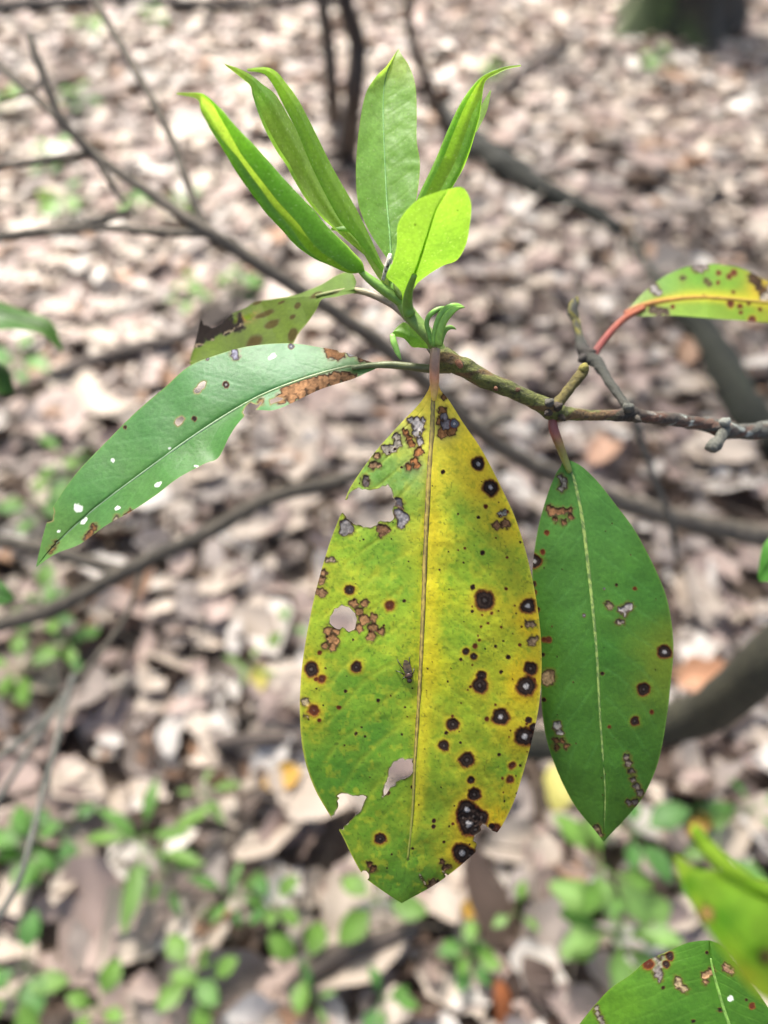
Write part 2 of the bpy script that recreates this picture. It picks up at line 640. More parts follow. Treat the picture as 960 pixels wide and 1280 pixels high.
# ------------------------------------------------------------------ tree trunk, logs, stems
def trunk():
    p = ground(868, 60)
    t = thing('tree', tuple(p), 'broad mossy tree trunk with flaring roots at the edge of the litter', 'tree')
    n, m = 40, 64
    z = np.concatenate([np.linspace(-0.05, 0.6, 24), np.linspace(0.7, 5, 16)])
    th = np.linspace(0, 2 * np.pi, m, endpoint=False)
    R0 = 0.20 + 0.11 * np.exp(-np.maximum(z, 0) / 0.13)
    lob = 1 + 0.22 * np.exp(-np.maximum(z, 0) / 0.2)[:, None] * np.cos(5 * th + 0.6) + 0.05 * np.cos(9 * th + z[:, None])
    ridg = 1 + 0.10 * (fbm(th * 5 + 0 * z[:, None], z[:, None] * 2.2, 8, 4) - 0.5)
    Rr = R0[:, None] * lob * ridg
    V = np.stack([p[0] + Rr * np.cos(th), p[1] + 0.30 + Rr * np.sin(th), p[2] + z[:, None] + 0 * Rr], -1).reshape(-1, 3)
    nz = fbm(th * 3 + 0 * z[:, None], z[:, None] * 3, 21, 4).ravel()
    c = C(70, 62, 52)[None] * (0.6 + 0.8 * nz)[:, None]
    c = mixc(c, C(78, 92, 50), ss(0.45, 0.62, fbm(th * 2 + 0 * z[:, None], z[:, None] * 2, 5, 4).ravel()))
    o = obj('trunk', new_mesh('trunk', V, grid_faces(n, m, True), c), M_TRUNK, t)
    # unseen foliage added overhead, its density shaped to shade litter and leave sun gaps
    r = np.random.default_rng(5)
    k = 14000
    g = np.stack([r.uniform(-4.5, 4.5, k), r.uniform(-2.0, 7.0, k)], 1)
    n = fbm(g[:, 0] * 0.9, g[:, 1] * 0.9, 71, 3)
    prob = np.clip(0.30 + 2.0 * (n - 0.48) + 0.5 * (1 - ss(0.7, 1.5, g[:, 1])) - 0.22 * ss(1.4, 2.4, g[:, 1]) + 0.2 * ss(-0.3, 0.7, g[:, 0]), 0.02, 0.8)
    gap = np.exp(-(((g[:, 0] + 0.8) / 1.1) ** 2 + ((g[:, 1] - 1.9) / 0.7) ** 2))
    gap2 = np.exp(-(((g[:, 0] - 0.22) / 0.5) ** 2 + ((g[:, 1] + 0.38) / 0.45) ** 2))
    keep = r.random(k) < prob * (1 - gap) * (1 - gap2)
    g = g[keep]
    k = len(g)
    z = r.uniform(3.6, 5.2, k)
    s3 = np.array(SUNV) / SUNV.z
    q = np.stack([g[:, 0] + s3[0] * z, g[:, 1] + s3[1] * z, z], 1)
    a = r.normal(size=(k, 3)) * np.array([1, 1, 0.45]); a /= np.linalg.norm(a, axis=1)[:, None]
    b = np.cross(a, r.normal(size=(k, 3)) * np.array([0.4, 0.4, 1])); b /= np.linalg.norm(b, axis=1)[:, None]
    s = 0.085
    Vc = np.stack([q - a * s, q + b * s * 0.6, q + a * s, q - b * s * 0.6], 1).reshape(-1, 3)
    Fc = np.arange(4 * k).reshape(-1, 4)
    obj('shade_crown', new_mesh('shade_crown', Vc, Fc, np.repeat(C(96, 150, 60)[None] * r.uniform(0.6, 1.2, (k, 1)), 4, axis=0)), M_SEED, t)
    top = np.array([p[0], p[1] + 0.30, 3.2])
    for i in range(9):
        e = q[r.integers(0, k)]
        obj('limb', tube_mesh('limb', [top + np.array([0, 0, -0.3 + 0.12 * i]), top * 0.55 + e * 0.45 + np.array([0, 0, 0.3]), e], [0.07, 0.04, 0.01], nseg=8, col=C(90, 80, 66), n=14), M_BARK, t)


trunk()


def branch_thing(name, label, cat, rows, col, seed, rough=0.12, mat=None, group=None, kids=(), part='stem', nseg=12):
    a = np.asarray(rows, float)
    t = thing(name, tuple(at(*a[0, :3])), label, cat, group)
    tube_px(part, rows, mat or M_BARK, t, col=C(*col), rough=rough, seed=seed, nseg=nseg)
    for i, k in enumerate(kids):
        tube_px('side_twig', k, mat or M_BARK, t, col=C(*col), rough=rough, seed=seed + 11 + i, nseg=9)
    return t


def gd(x, y, z=0.03):
    return float(ground_depth(x, y, z))


def on_ground(rows, z=0.04):
    return [(x, y, gd(x, y, z if len(r) == 0 else r[0]), w) for (x, y, w, *r) in rows]


branch_thing('fallen_log', 'dark mossy fallen log lying on the litter behind the new shoots', 'log',
             on_ground([(552, 140, 9), (575, 165, 13), (605, 190, 17), (640, 216, 18), (690, 244, 14), (735, 262, 11), (775, 288, 8)], 0.035),
             (34, 36, 27), 3, 0.5, M_TRUNK, part='log')
branch_thing('fallen_log', 'dark green mossy log half sunk in litter below the red stalked leaf', 'log',
             on_ground([(790, 300, 5, 0.0), (815, 345, 9, 0.02), (850, 385, 15, 0.03), (885, 425, 20, 0.03), (908, 470, 24, 0.03), (940, 520, 25, 0.02), (990, 560, 26, 0.0)], 0.03),
             (38, 42, 29), 23, 0.4, M_TRUNK, part='log')
branch_thing('fallen_log', 'long dark fallen log lying across the far edge of the litter', 'log',
             on_ground([(-60, 16, 8), (40, 8, 9), (150, 1, 8), (280, 6, 6), (420, -6, 6)]), (66, 58, 54), 4, 0.2, M_TRUNK, part='log')
branch_thing('shrub_stem', 'dark crooked upright shrub stem growing behind the flat new leaf', 'shrub stem',
             [(424, -160, 1.9, 11), (428, -20, 2.0, 11), (446, 55, 2.1, 12), (441, 130, 2.2, 12), (434, 195, gd(434, 195, 0), 13), (430, 225, gd(430, 225, -0.03), 16)], (72, 60, 52), 6, 0.25)
branch_thing('shrub_stem', 'greyish straight shrub stem beside the dark crooked stem', 'shrub stem',
             [(392, -160, 2.2, 9), (400, -20, 2.25, 9), (410, 50, 2.35, 9), (416, 120, 2.5, 9), (418, 150, gd(418, 150, -0.03), 11)], (100, 88, 78), 7, 0.2)
branch_thing('shrub_stem', 'thin leaning shrub stem that meets the mossy log', 'shrub stem',
             [(508, -140, 1.7, 6), (510, -10, 1.9, 6), (518, 60, 2.1, 6.5), (541, 120, 2.35, 7), (560, 165, gd(560, 165, 0), 8)], (84, 74, 66), 8, 0.2)
branch_thing('bare_branch', 'long bare grey branch passing behind the whole rhododendron twig', 'branch',
             [(-90, 20, 0.52, 4), (0, 84, 0.50, 4.5), (55, 131, 0.49, 5), (115, 190, 0.48, 5.5), (200, 250, 0.48, 6.5), (260, 290, 0.48, 8), (310, 322, 0.49, 8.5), (370, 360, 0.50, 9), (440, 405, 0.53, 9.5), (500, 450, 0.56, 10), (560, 505, 0.64, 9.5), (640, 568, 0.74, 10.5), (760, 622, 0.88, 12), (860, 652, 1.0, 13), (1000, 680, 1.1, 14)],
             (112, 102, 88), 9, 0.22, kids=(
                 [(36, 44, 0.46, 4.5), (45, 70, 0.46, 5.5), (70, 135, 0.465, 5), (95, 172, 0.47, 5), (122, 202, 0.478, 4.5), (155, 255, 0.48, 3)],
                 [(118, -20, 0.52, 4), (122, 4, 0.51, 4.5), (150, 55, 0.50, 5), (185, 115, 0.49, 5), (215, 175, 0.485, 5), (240, 245, 0.48, 5), (258, 288, 0.48, 6)],
                 [(-30, 214, 0.5, 4), (0, 208, 0.5, 4), (60, 200, 0.49, 4.5), (112, 191, 0.48, 4)],
                 [(-30, 298, 0.5, 6), (0, 296, 0.5, 6.5), (75, 287, 0.49, 6), (140, 272, 0.485, 4.5), (165, 262, 0.48, 3)],
                 [(60, 292, 0.49, 3.5), (120, 285, 0.485, 4.5), (200, 290, 0.48, 5.5), (256, 292, 0.48, 6)],
                 [(0, 128, 0.5, 2), (45, 112, 0.47, 2.5), (52, 96, 0.465, 2.5)]))
branch_thing('bare_branch', 'bare brown branch sloping up towards the large spotted leaf', 'branch',
             [(-60, 795, 0.66, 10), (0, 780, 0.66, 10), (60, 764, 0.66, 10), (130, 728, 0.66, 10), (180, 702, 0.66, 9.5), (260, 665, 0.68, 9), (340, 622, 0.7, 9), (440, 596, 0.72, 8), (530, 560, 0.74, 8), (640, 520, 0.78, 7)],
             (88, 80, 68), 10, 0.22, kids=(
                 [(-40, 672, 0.7, 8), (0, 676, 0.7, 8), (60, 688, 0.68, 8), (150, 714, 0.665, 8)],
                 [(178, 708, 0.66, 3.5), (160, 765, 0.64, 3.5), (130, 810, 0.62, 4), (84, 862, 0.6, 4)]))
branch_thing('dead_twig', 'forked grey dead twig leaning down over the seedlings', 'twig',
             [(92, 845, 0.6, 4), (80, 885, 0.58, 4), (70, 930, 0.55, 3.6), (55, 985, 0.52, 3.6), (40, 1045, 0.49, 3.8), (22, 1105, 0.47, 4), (-20, 1175, 0.45, 4.5)],
             (104, 104, 96), 12, 0.25, kids=(
                 [(84, 866, 0.595, 3.6), (50, 905, 0.58, 4), (15, 935, 0.57, 4), (-40, 975, 0.56, 4)],
                 [(80, 872, 0.59, 3.2), (45, 925, 0.57, 3.2), (10, 980, 0.55, 3.4), (-30, 1050, 0.54, 3.5)],
                 [(66, 945, 0.545, 1.5), (62, 975, 0.53, 1.6), (64, 1000, 0.52, 1.2)]))
branch_thing('shrub_stem', 'thick smooth arching stem behind the dark green hanging leaf', 'shrub stem',
             [(640, 930, 0.80, 20), (740, 925, 0.76, 22), (830, 905, 0.72, 25), (880, 893, 0.68, 27), (925, 858, 0.62, 30), (970, 815, 0.58, 32), (1060, 740, 0.55, 34)],
             (60, 58, 42), 14, 0.14, nseg=20)
branch_thing('dead_twig', 'thin grey twig dropping below the lichen covered branch', 'twig',
             [(786, 500, 0.5, 4), (800, 545, 0.52, 4), (818, 600, 0.55, 4), (838, 650, 0.6, 4), (846, 700, 0.66, 3)], (112, 110, 102), 15, 0.15)
for i, rows in enumerate((
        [(600, 132, 4), (660, 85, 5), (722, 44, 4)], [(60, 470, 7), (150, 440, 9), (240, 418, 8), (300, 380, 6)],
        [(250, 395, 6), (330, 350, 5), (360, 300, 4)], [(560, 780, 5), (640, 700, 6), (720, 690, 5)],
        [(270, 930, 9), (350, 925, 11), (430, 930, 9)], [(360, 1240, 10), (420, 1195, 13), (520, 1160, 10)],
        [(880, 230, 3), (870, 300, 4), (850, 330, 4)], [(690, 215, 3), (760, 200, 4), (900, 235, 3)])):
    branch_thing('fallen_stick', ['thin pale stick lying near the far tree', 'grey stick lying in the bright litter left of the shoots', 'short dark stick in the sunny litter',
                                  'brown stick lying behind the dark green hanging leaf', 'dark stick beside the golden yellow fallen leaf', 'thick dark stick below the spotted leaf',
                                  'curved stick lying near the mossy log', 'slender stick in the upper litter beyond the mossy log'][i], 'stick',
                 on_ground(rows, 0.035), (92, 80, 72), 30 + i, 0.25, part='wood')

# ------------------------------------------------------------------ seedlings
def seedling_leaf_mesh(kind, rgb):
    nu, nv = 12, 5
    tt = np.linspace(-0.42, 1, nu)
    t = np.clip(tt, 0, 1)
    v = np.linspace(-1, 1, nv)
    if kind == 'round':
        w = 0.34 * np.sin(np.pi * t ** 0.85) ** 0.75
    elif kind == 'lance':
        w = 0.17 * np.sin(np.pi * t ** 0.8) ** 0.9
    else:
        w = 0.27 * np.sin(np.pi * t ** 1.1) ** 0.85 * (1 + 0.14 * np.cos(t * 38))
    w = np.maximum(w, 0.014 * (tt < 0.9))
    X = tt[:, None] + 0 * v
    Y = w[:, None] * v
    Z = 0.2 * np.abs(Y) - 0.26 * t[:, None] ** 2 + 0.16 * X + 0.03 * np.cos(X * 26) * np.abs(v)
    V = np.stack([X + 0.42, Y, Z], -1).reshape(-1, 3)
    tone = 0.9 + 0.2 * (np.abs(v) < 0.1) + 0.5 * (fbm(X * 4, Y * 6, 3, 3) - 0.5) + 0.08 * np.cos((X - np.abs(Y)) * 40)
    me = new_mesh('leaf', V, grid_faces(nu, nv), tone.reshape(-1, 1) * C(*rgb))
    me.materials.append(M_SEED)
    return me


SLM = {k: [seedling_leaf_mesh(k, c) for c in ((118, 172, 80), (132, 180, 78), (104, 160, 80), (142, 186, 98))] for k in ('round', 'lance', 'toothed')}
_stem_me = tube_mesh('stem', [(0, 0, -0.25), (0.04, 0.02, 0.4), (0, 0, 1)], [0.035, 0.03, 0.02], nseg=6, col=C(120, 150, 80), n=7)
_stem_me.materials.append(M_STEM)


def seedling(x, y, h, kind, n, size, label, group=None, seed=0, tiers=1):
    r = random.Random(seed * 31 + int(x) + int(y) * 7)
    p = ground(x, y, 0.0 + h)          # the head of leaves shows at this spot
    base = Vector((p[0] + r.uniform(-.01, .01), p[1] + r.uniform(-.01, .01), float(gz(p[0], p[1]))))
    t = thing('seedling', base, label, 'seedling', group)
    st = bpy.data.objects.new('stem', _stem_me)
    COL.objects.link(st)
    st.parent = t
    hh = h - base.z
    st.scale = (0.05, 0.05, hh)
    for q in range(tiers):
        a0 = r.random() * 6.28
        tint = r.randrange(4)
        zz = hh * (1 - 0.33 * q)
        for i in range(n):
            l = bpy.data.objects.new('leaf', SLM[kind][tint if r.random() < .7 else r.randrange(4)])
            COL.objects.link(l)
            l.parent = t
            s = size * r.uniform(0.7, 1.2)
            l.scale = (s, s, s)
            l.rotation_euler = (r.uniform(-.45, .45), r.uniform(-.5, .35), a0 + i * 2 * math.pi / n + r.uniform(-.45, .45))
            l.location = (0, 0, zz * r.uniform(0.86, 1.0))
    return t


G1 = 'small three leaved seedlings at the near edge of the litter'
for i, (x, y) in enumerate([(236, 1205), (372, 1208), (122, 1248), (40, 1196), (20, 1232), (260, 1240)]):
    seedling(x, y, 0.07, 'round', 3 if i % 2 else 4, 0.036, 'small seedling with a few rounded green leaves in the nearest litter', G1, i)
WHERE = ['beside the margin of the spotted leaf, above a pale yellow fallen leaf', 'half hidden beside the pale yellow oval fallen leaf', 'in the litter just above the forked grey dead twig', 'in the litter behind the fork of the grey dead twig',
         'between the lance leaved seedling and the golden fallen leaf', 'in the litter crossed by the lower forked dead twig', 'between the forked dead twig and the lance leaved seedling', 'at the foot of the lance leaved seedling',
         'with pointed leaves behind the tip of the dark hanging leaf', 'between the dark leaf tip and the blurred lime leaf', 'above the curled blurred lime leaf', 'tiny, alone in the litter below the tip of the spotted leaf', 'tiny, beside the small golden leaf scrap',
         'of a close pair, left of its twin, near the thick dark stick', 'of a close pair, right of its twin, near the thick dark stick', 'at the foot of the thick dark stick', 'touching the near end of the thick dark stick']
G2 = 'leafy green seedlings scattered in the litter'
for i, (x, y, s) in enumerate([(355, 776, .04), (310, 832, .03), (28, 836, .05), (85, 803, .045), (245, 985, .042), (30, 1060, .045), (75, 1022, .04), (200, 1088, .04),
                               (800, 1040, .055), (905, 1048, .055), (948, 1010, .05), (585, 1200, .03), (640, 1140, .03), (290, 1122, .04), (345, 1135, .035), (470, 1245, .03), (395, 1240, .03)]):
    seedling(x, y, 0.06, ('toothed', 'round', 'lance')[(i * 2) % 3], 3 + i % 3, s * 0.9, 'small green seedling ' + WHERE[i], G2, i, tiers=1 + i % 2)
seedling(170, 1040, 0.12, 'lance', 4, 0.062, 'tall seedling with long lance shaped green leaves', None, 3, tiers=2)
seedling(763, 1085, 0.12, 'toothed', 5, 0.052, 'green seedling with toothed leaves growing below the dark leaf tip', None, 4)
seedling(768, 1150, 0.10, 'toothed', 6, 0.056, 'broad star shaped green seedling with six toothed leaves', None, 5, tiers=2)
seedling(470, 1130, 0.08, 'round', 4, 0.05, 'pale green rounded seedling just below the tip of the spotted leaf', None, 6)
G3 = 'far pale green seedlings'
for i, (x, y, s) in enumerate([(92, 112, .07), (60, 186, .07), (82, 238, .08), (222, 246, .06), (232, 352, .05), (286, 340, .06), (826, 62, .08), (845, 22, .07), (612, 80, .06), (108, 22, .08), (190, 12, .07), (6, 118, .08), (170, 240, .05)]):
    seedling(x, y, 0.08, 'round', 4, s * 0.85, 'far pale green seedling in the sunlit litter', G3, i, tiers=2)
G4 = 'seedlings under the long green leaf'
for i, (x, y, s) in enumerate([(78, 565, .055), (95, 600, .05), (40, 622, .06), (18, 440, .07), (50, 748, .05)]):
    seedling(x, y, 0.09, 'toothed', 4, s * 0.9, 'bright green seedling below the long green leaf', G4, i, tiers=2)

# ------------------------------------------------------------------ the rhododendron branch
def leaf2d(name, M, L, R, depth, nu, nv, paint, parent, mat, cuts=(), label=None, curve=1.6, t=None):
    """leaf blade from a midrib and its two margins; depth = (mid, left, right) key lists in metres"""
    t = np.linspace(0, 1, nu)
    m, l, r = spline(M, 0, t), spline(L, 0, t), spline(R, 0, t)
    v = np.linspace(-1, 1, nv)
    P = np.where(v[None, :, None] < 0, m[:, None] + (l - m)[:, None] * (-v)[None, :, None], m[:, None] + (r - m)[:, None] * v[None, :, None]).reshape(-1, 2)
    T = np.repeat(t, nv)
    Vv = np.tile(v, nu)
    dm, dl, dr = (keys(T, k) for k in depth)
    sd = np.full(len(P), 99.0)
    cp = P.copy()
    for q, c in enumerate(cuts):
        s, cc = poly_sd(P, c)
        b = s < sd
        sd[b] = s[b]
        cp[b] = cc[b]
    F = grid_faces(nu, nv)
    if len(cuts):
        inside = sd < 0
        F = F[~inside[F].all(1)]
        P = np.where(inside[:, None], cp, P)
    aw = np.abs(Vv) ** curve
    d = np.where(Vv < 0, dm + (dl - dm) * aw, dm + (dr - dm) * aw)
    col, dry, hgt = paint(P, T, Vv, np.maximum(sd, 0))
    d = d - hgt * d / FPX
    used = np.unique(F)
    remap = np.zeros(len(P), int)
    remap[used] = np.arange(len(used))
    V3 = at(P[:, 0], P[:, 1], d)
    me = new_mesh(name, V3[used], remap[F], np.clip(col[used], 0, 1), extra={'dry': np.clip(dry[used], 0, 1)})
    o = obj(name, me, mat, parent)
    if label: o['label'] = label
    o_depth = lambda x, y: float(d[np.argmin((P[:, 0] - x) ** 2 + (P[:, 1] - y) ** 2)])
    return o, o_depth


def idw(P, anchors, power=3.0, warp=12, seed=0):
    """blend of colour anchors over the blade, with warped borders"""
    w = P + warp * np.stack([fbm(P[:, 0] / 28, P[:, 1] / 28, seed, 4) - 0.5, fbm(P[:, 0] / 28, P[:, 1] / 28, seed + 9, 4) - 0.5], 1) * 2
    num = np.zeros((len(P), 3))
    den = np.zeros(len(P))
    for (x, y, c) in anchors:
        k = 1 / (((w[:, 0] - x) ** 2 + (w[:, 1] - y) ** 2) + 60) ** (power / 2)
        num += k[:, None] * lin(c)
        den += k
    return num / den[:, None] * ALB


DARK, REDB, TAN, GREYW = C(40, 26, 20), C(104, 44, 22), C(168, 122, 84), C(206, 200, 196)


def spots(P, col, dry, hgt, lst, halo=C(206, 176, 34)):
    """round leaf spots, laid in passes so that neighbours run together: halo, red rim, dark core, pale centre"""
    field = []
    for i, (x, y, r, kind) in enumerate(lst):
        m = np.nonzero((np.abs(P[:, 0] - x) < r * 2.4 + 3) & (np.abs(P[:, 1] - y) < r * 2.4 + 3))[0]
        if not len(m): continue
        q = P[m]
        ang = np.arctan2(q[:, 1] - y, q[:, 0] - x)
        wob = 1.6 * (fbm(np.cos(ang) * 1.2 + i * 2.7, np.sin(ang) * 1.2 + i * 1.3, 4, 3) - 0.5)
        d = np.hypot(q[:, 0] - x, q[:, 1] - y) * (1 + 0.3 * wob) / r + 0.22 * (fbm(q[:, 0] / 2.4, q[:, 1] / 2.4, 7, 3) - 0.5)
        field.append((m, q, d, r, kind))
    for m, q, d, r, kind in field:
        if r > 4.5 and kind != 'g':
            col[m] = mixc(col[m], halo, 0.40 * (1 - ss(1.1, 2.0, d)))
    for m, q, d, r, kind in field:
        rb = C(104, 42, 18) if kind != 'r' else C(124, 54, 22)
        col[m] = mixc(col[m], rb, (0.9 if kind != 'r' else 0.8) * (1 - ss(0.95, 1.25 if kind != 'r' else 1.4, d)))
    for m, q, d, r, kind in field:
        core = C(30, 20, 17) if kind != 'r' else C(84, 38, 20)
        if kind == 'g': core = C(78, 78, 84)
        col[m] = mixc(col[m], core, 1 - ss(0.76, 1.02, d))
        k = 1 - ss(0.85, 1.1, d)
        dry[m] = np.maximum(dry[m], 0.95 * k)
        hgt[m] = hgt[m] - k * min(r * 0.06, 0.5) + 0.3 * np.exp(-((d - 1.0) / 0.15) ** 2)
    for m, q, d, r, kind in field:
        c = col[m]
        if r > 3.5:
            c = mixc(c, C(70, 56, 48) if kind != 'g' else C(128, 132, 146), 0.4 * np.exp(-((d - 0.55) / 0.12) ** 2) * (0.5 + vnoise(q[:, 0] / 2, q[:, 1] / 2, 5)))
        if kind in ('w', 'g'):
            c = mixc(c, GREYW * 0.85, (1 - ss(0.14, 0.38, d)) * (0.7 + 0.6 * (vnoise(q[:, 0] / 1.3, q[:, 1] / 1.3, 3) - 0.5)))
        elif r > 4.5:
            c = mixc(c, C(96, 88, 82), 0.6 * (1 - ss(0.10, 0.25, d)))
        col[m] = c


def lesions(P, col, dry, hgt, groups):
    """chewed and dried patches: runs of small cells with a dark rim; groups of (list of (x,y,r), colour)"""
    for gi, (cells, tone) in enumerate(groups):
        a = np.asarray(cells, float)
        m = (P[:, 0] > a[:, 0].min() - 14) & (P[:, 0] < a[:, 0].max() + 14) & (P[:, 1] > a[:, 1].min() - 14) & (P[:, 1] < a[:, 1].max() + 14)
        if not m.any(): continue
        q = P[m]
        w = q + 2.0 * np.stack([vnoise(q[:, 0] / 3.2, q[:, 1] / 3.2, 5 + gi) - 0.5, vnoise(q[:, 0] / 3.2, q[:, 1] / 3.2, 15 + gi) - 0.5], 1) * 2
        ds = np.hypot(w[:, 0:1] - a[:, 0], w[:, 1:2] - a[:, 1]) - a[:, 2] * 1.12
        s = np.sort(ds, axis=1)
        d1 = -np.log(np.exp(-ds / 0.9).sum(1)) * 0.9
        d2 = (s[:, 1] if a.shape[0] > 1 else s[:, 0] + 9) - s[:, 0] + d1
        c, dr, h = col[m], dry[m], hgt[m]
        idx = np.argmin(ds, axis=1)
        tv = 0.58 + 0.16 * ((idx * 37 + gi * 11) % 7) / 6.0
        fill = lin(tone)[None] * ALB * (tv * (0.3 + 1.4 * fbm(q[:, 0] / 3.0, q[:, 1] / 3.0, 2, 4)))[:, None]
        c = mixc(c, C(120, 84, 30), 0.45 * (1 - ss(0.5, 4.0, d1)))
        k = (1 - ss(-0.3, 0.5, d1))
        c = c * (1 - k[:, None]) + fill * k[:, None]
        rim = np.exp(-((d1 + 0.2) / 1.0) ** 2)
        c = mixc(c, C(46, 30, 20), 0.9 * rim)
        cell = np.exp(-((d2 - d1) / 1.1) ** 2) * k
        c = mixc(c, C(80, 54, 34), 0.32 * cell * ss(0.35, 0.6, vnoise(q[:, 0] / 4, q[:, 1] / 4, 6)))
        dr = np.maximum(dr, k)
        h = h - 0.9 * k + 0.5 * rim + 0.5 * k * vnoise(q[:, 0] / 1.5, q[:, 1] / 1.5, 8)
        col[m], dry[m], hgt[m] = c, dr, h


def veins(P, T, V, n, slant, width=0.07, seed=0):
    """feathered side veins; 0..1 weight"""
    ph = T * n - np.abs(V) ** 1.15 * slant + np.where(V < 0, 0.43, 0) + 0.35 * (fbm(P[:, 0] / 40, P[:, 1] / 40, seed, 2) - 0.5)
    f = np.abs(ph - np.round(ph))
    return (0.35 + 0.9 * fbm(P[:, 0] / 22, P[:, 1] / 22, seed + 3, 3)) * np.exp(-(f / width) ** 2) * ss(0.03, 0.12, np.abs(V)) * (1 - ss(0.75, 0.98, np.abs(V))) * (1 - ss(0.72, 0.92, T))


def white_flecks(P, col, dry, lst, tone=(200, 206, 196)):
    for i, (x, y, rx, ry, a) in enumerate(lst):
        dx, dy = P[:, 0] - x, P[:, 1] - y
        u = dx * math.cos(a) + dy * math.sin(a)
        v = -dx * math.sin(a) + dy * math.cos(a)
        d = np.hypot(u / rx, v / ry) + 0.5 * (vnoise(P[:, 0] / 2.5, P[:, 1] / 2.5, i) - 0.5)
        k = 1 - ss(0.8, 1.1, d)
        col[:] = mixc(col, C(*tone), k)
        dry[:] = np.maximum(dry, 0.8 * k)


BR = thing('rhododendron_branch', tuple(at(960, 535, 0.27)), 'rhododendron branch with lime new shoots, a spotted yellow leaf and dark green leaves', 'branch')

# --- woody twig
def twig_col(tv, av, arc):
    nz = fbm(arc * 0.55 + np.cos(av) * 0.8, np.sin(av) * 1.2 + arc * 0.1, 4, 4)
    grey, green, brown = C(88, 88, 80), C(108, 112, 46), C(84, 58, 40)
    c = np.repeat(grey[None], len(tv), 0)
    c = mixc(c, green, ss(0.58, 0.70, tv))
    c = mixc(c, brown, 0.7 * np.exp(-((tv - 0.56) / 0.09) ** 2))
    c = mixc(c, C(46, 38, 32), 0.85 * np.exp(-((tv - 0.625) / 0.018) ** 2))
    c = mixc(c, C(104, 64, 44), ss(0.55, 0.68, nz) * 0.7)
    c = mixc(c, C(176, 182, 172), ss(0.6, 0.7, fbm(arc * 0.9 + np.sin(av), np.cos(av) + 7, 11, 4)) * (1 - ss(0.5, 0.6, tv)))
    spk = ss(0.66, 0.8, vnoise(arc * 3.1, av * 3.5, 17))
    c = mixc(c, C(40, 32, 26), 0.6 * spk)
    return c * (0.45 + 1.1 * nz)[:, None]


tw = tube_px('twig', [(1080, 540, 0.285, 12), (1000, 536, 0.276, 12), (958, 537, 0.27, 11), (925, 540, 0.266, 9.5), (903, 536, 0.263, 12), (880, 531, 0.26, 8.5), (840, 524, 0.254, 8),
                      (800, 520, 0.248, 8), (786, 517, 0.246, 10.5), (770, 519, 0.244, 7.5), (730, 519, 0.239, 7.2), (705, 517, 0.236, 9.5), (691, 513, 0.234, 12.5), (678, 506, 0.232, 11),
                      (650, 493, 0.230, 9.5), (615, 478, 0.228, 10.5), (585, 463, 0.227, 11.5), (567, 453, 0.226, 12.5), (552, 446, 0.226, 13), (545, 440, 0.226, 10)],
             M_TWIG, BR, colfn=twig_col, rough=0.24, seed=2, nseg=32, n=420)
tube_px('spur', [(906, 534, 0.262, 8), (899, 549, 0.258, 7), (893, 556, 0.256, 8.5), (889, 561, 0.255, 7)], M_TWIG, BR, col=C(104, 104, 94), rough=0.45, seed=5, nseg=18, n=40)
tube_px('side_twig', [(690, 512, 0.235, 8), (702, 498, 0.236, 6.5), (715, 482, 0.237, 6), (726, 468, 0.238, 7), (730, 459, 0.239, 6), (731, 456, 0.239, 3)], M_TWIG, BR, col=C(108, 96, 40), rough=0.28, seed=6, nseg=20, n=80)
tube_px('bud_scar', [(727, 463, 0.2375, 5), (731, 458, 0.2372, 5.5), (733, 455, 0.237, 3)], M_TWIG, BR, col=C(150, 140, 64), rough=0.2, seed=8, nseg=12)


def tw2(tv, av, arc):
    nz = fbm(arc * 0.5 + np.cos(av), np.sin(av) * 1.2, 14, 4)
    c = np.repeat(C(62, 62, 54)[None], len(tv), 0)
    c = mixc(c, C(150, 140, 44), ss(0.72, 0.80, tv) * ss(0.35, 0.6, nz))
    c = mixc(c, C(52, 44, 40), 0.8 * np.exp(-((tv - 0.62) / 0.05) ** 2))
    return c * (0.6 + 0.8 * nz)[:, None]


tube_px('side_twig', [(793, 518, 0.247, 6), (778, 500, 0.253, 5), (762, 478, 0.262, 5.5), (748, 456, 0.27, 7), (737, 447, 0.274, 9), (729, 438, 0.276, 7.5), (724, 420, 0.279, 5), (720, 402, 0.281, 4.8), (716, 389, 0.282, 6.5), (719, 378, 0.283, 5), (721, 371, 0.283, 2)],
        M_TWIG, BR, colfn=tw2, rough=0.32, seed=7, nseg=22, n=160)
for (nx, ny, nd, nr, ex, ey, cc) in ((688, 503, .228, 6, 4, -5, (96, 92, 82)), (699, 508, .229, 6, 5, -4, (70, 58, 46)), (684, 516, .229, 5, -4, 4, (64, 52, 42)), (703, 523, .230, 4.5, 4, 4, (80, 66, 50)),
                                     (784, 509, .240, 6, -4, -6, (104, 104, 94)), (797, 524, .242, 5, 5, 4, (84, 76, 64)), (908, 527, .257, 6, 5, -5, (150, 152, 142)), (620, 486, .2245, 3, 2, 3, (112, 70, 46)), (648, 487, .2255, 3, 3, -2, (100, 66, 44)), (740, 440, .2715, 6, 6, -2, (60, 52, 46)), (727, 449, .271, 6, -5, 3, (58, 50, 44))):
    tube_px('bark_knob', [(nx - ex * .9, ny - ey * .4, nd + .0035, nr), (nx, ny, nd + .0012, nr * .85), (nx + ex * .8, ny + ey * .8, nd + .0012, nr * .3)], M_TWIG, BR, col=C(*cc), rough=0.4, seed=int(nx), nseg=12, n=12)
tube_px('leaf_scar', [(571, 451, 0.2215, 3.5), (574, 455, 0.2213, 4.2), (577, 459, 0.2215, 3)], M_TWIG, BR, col=C(166, 112, 78), rough=0.2, nseg=10)

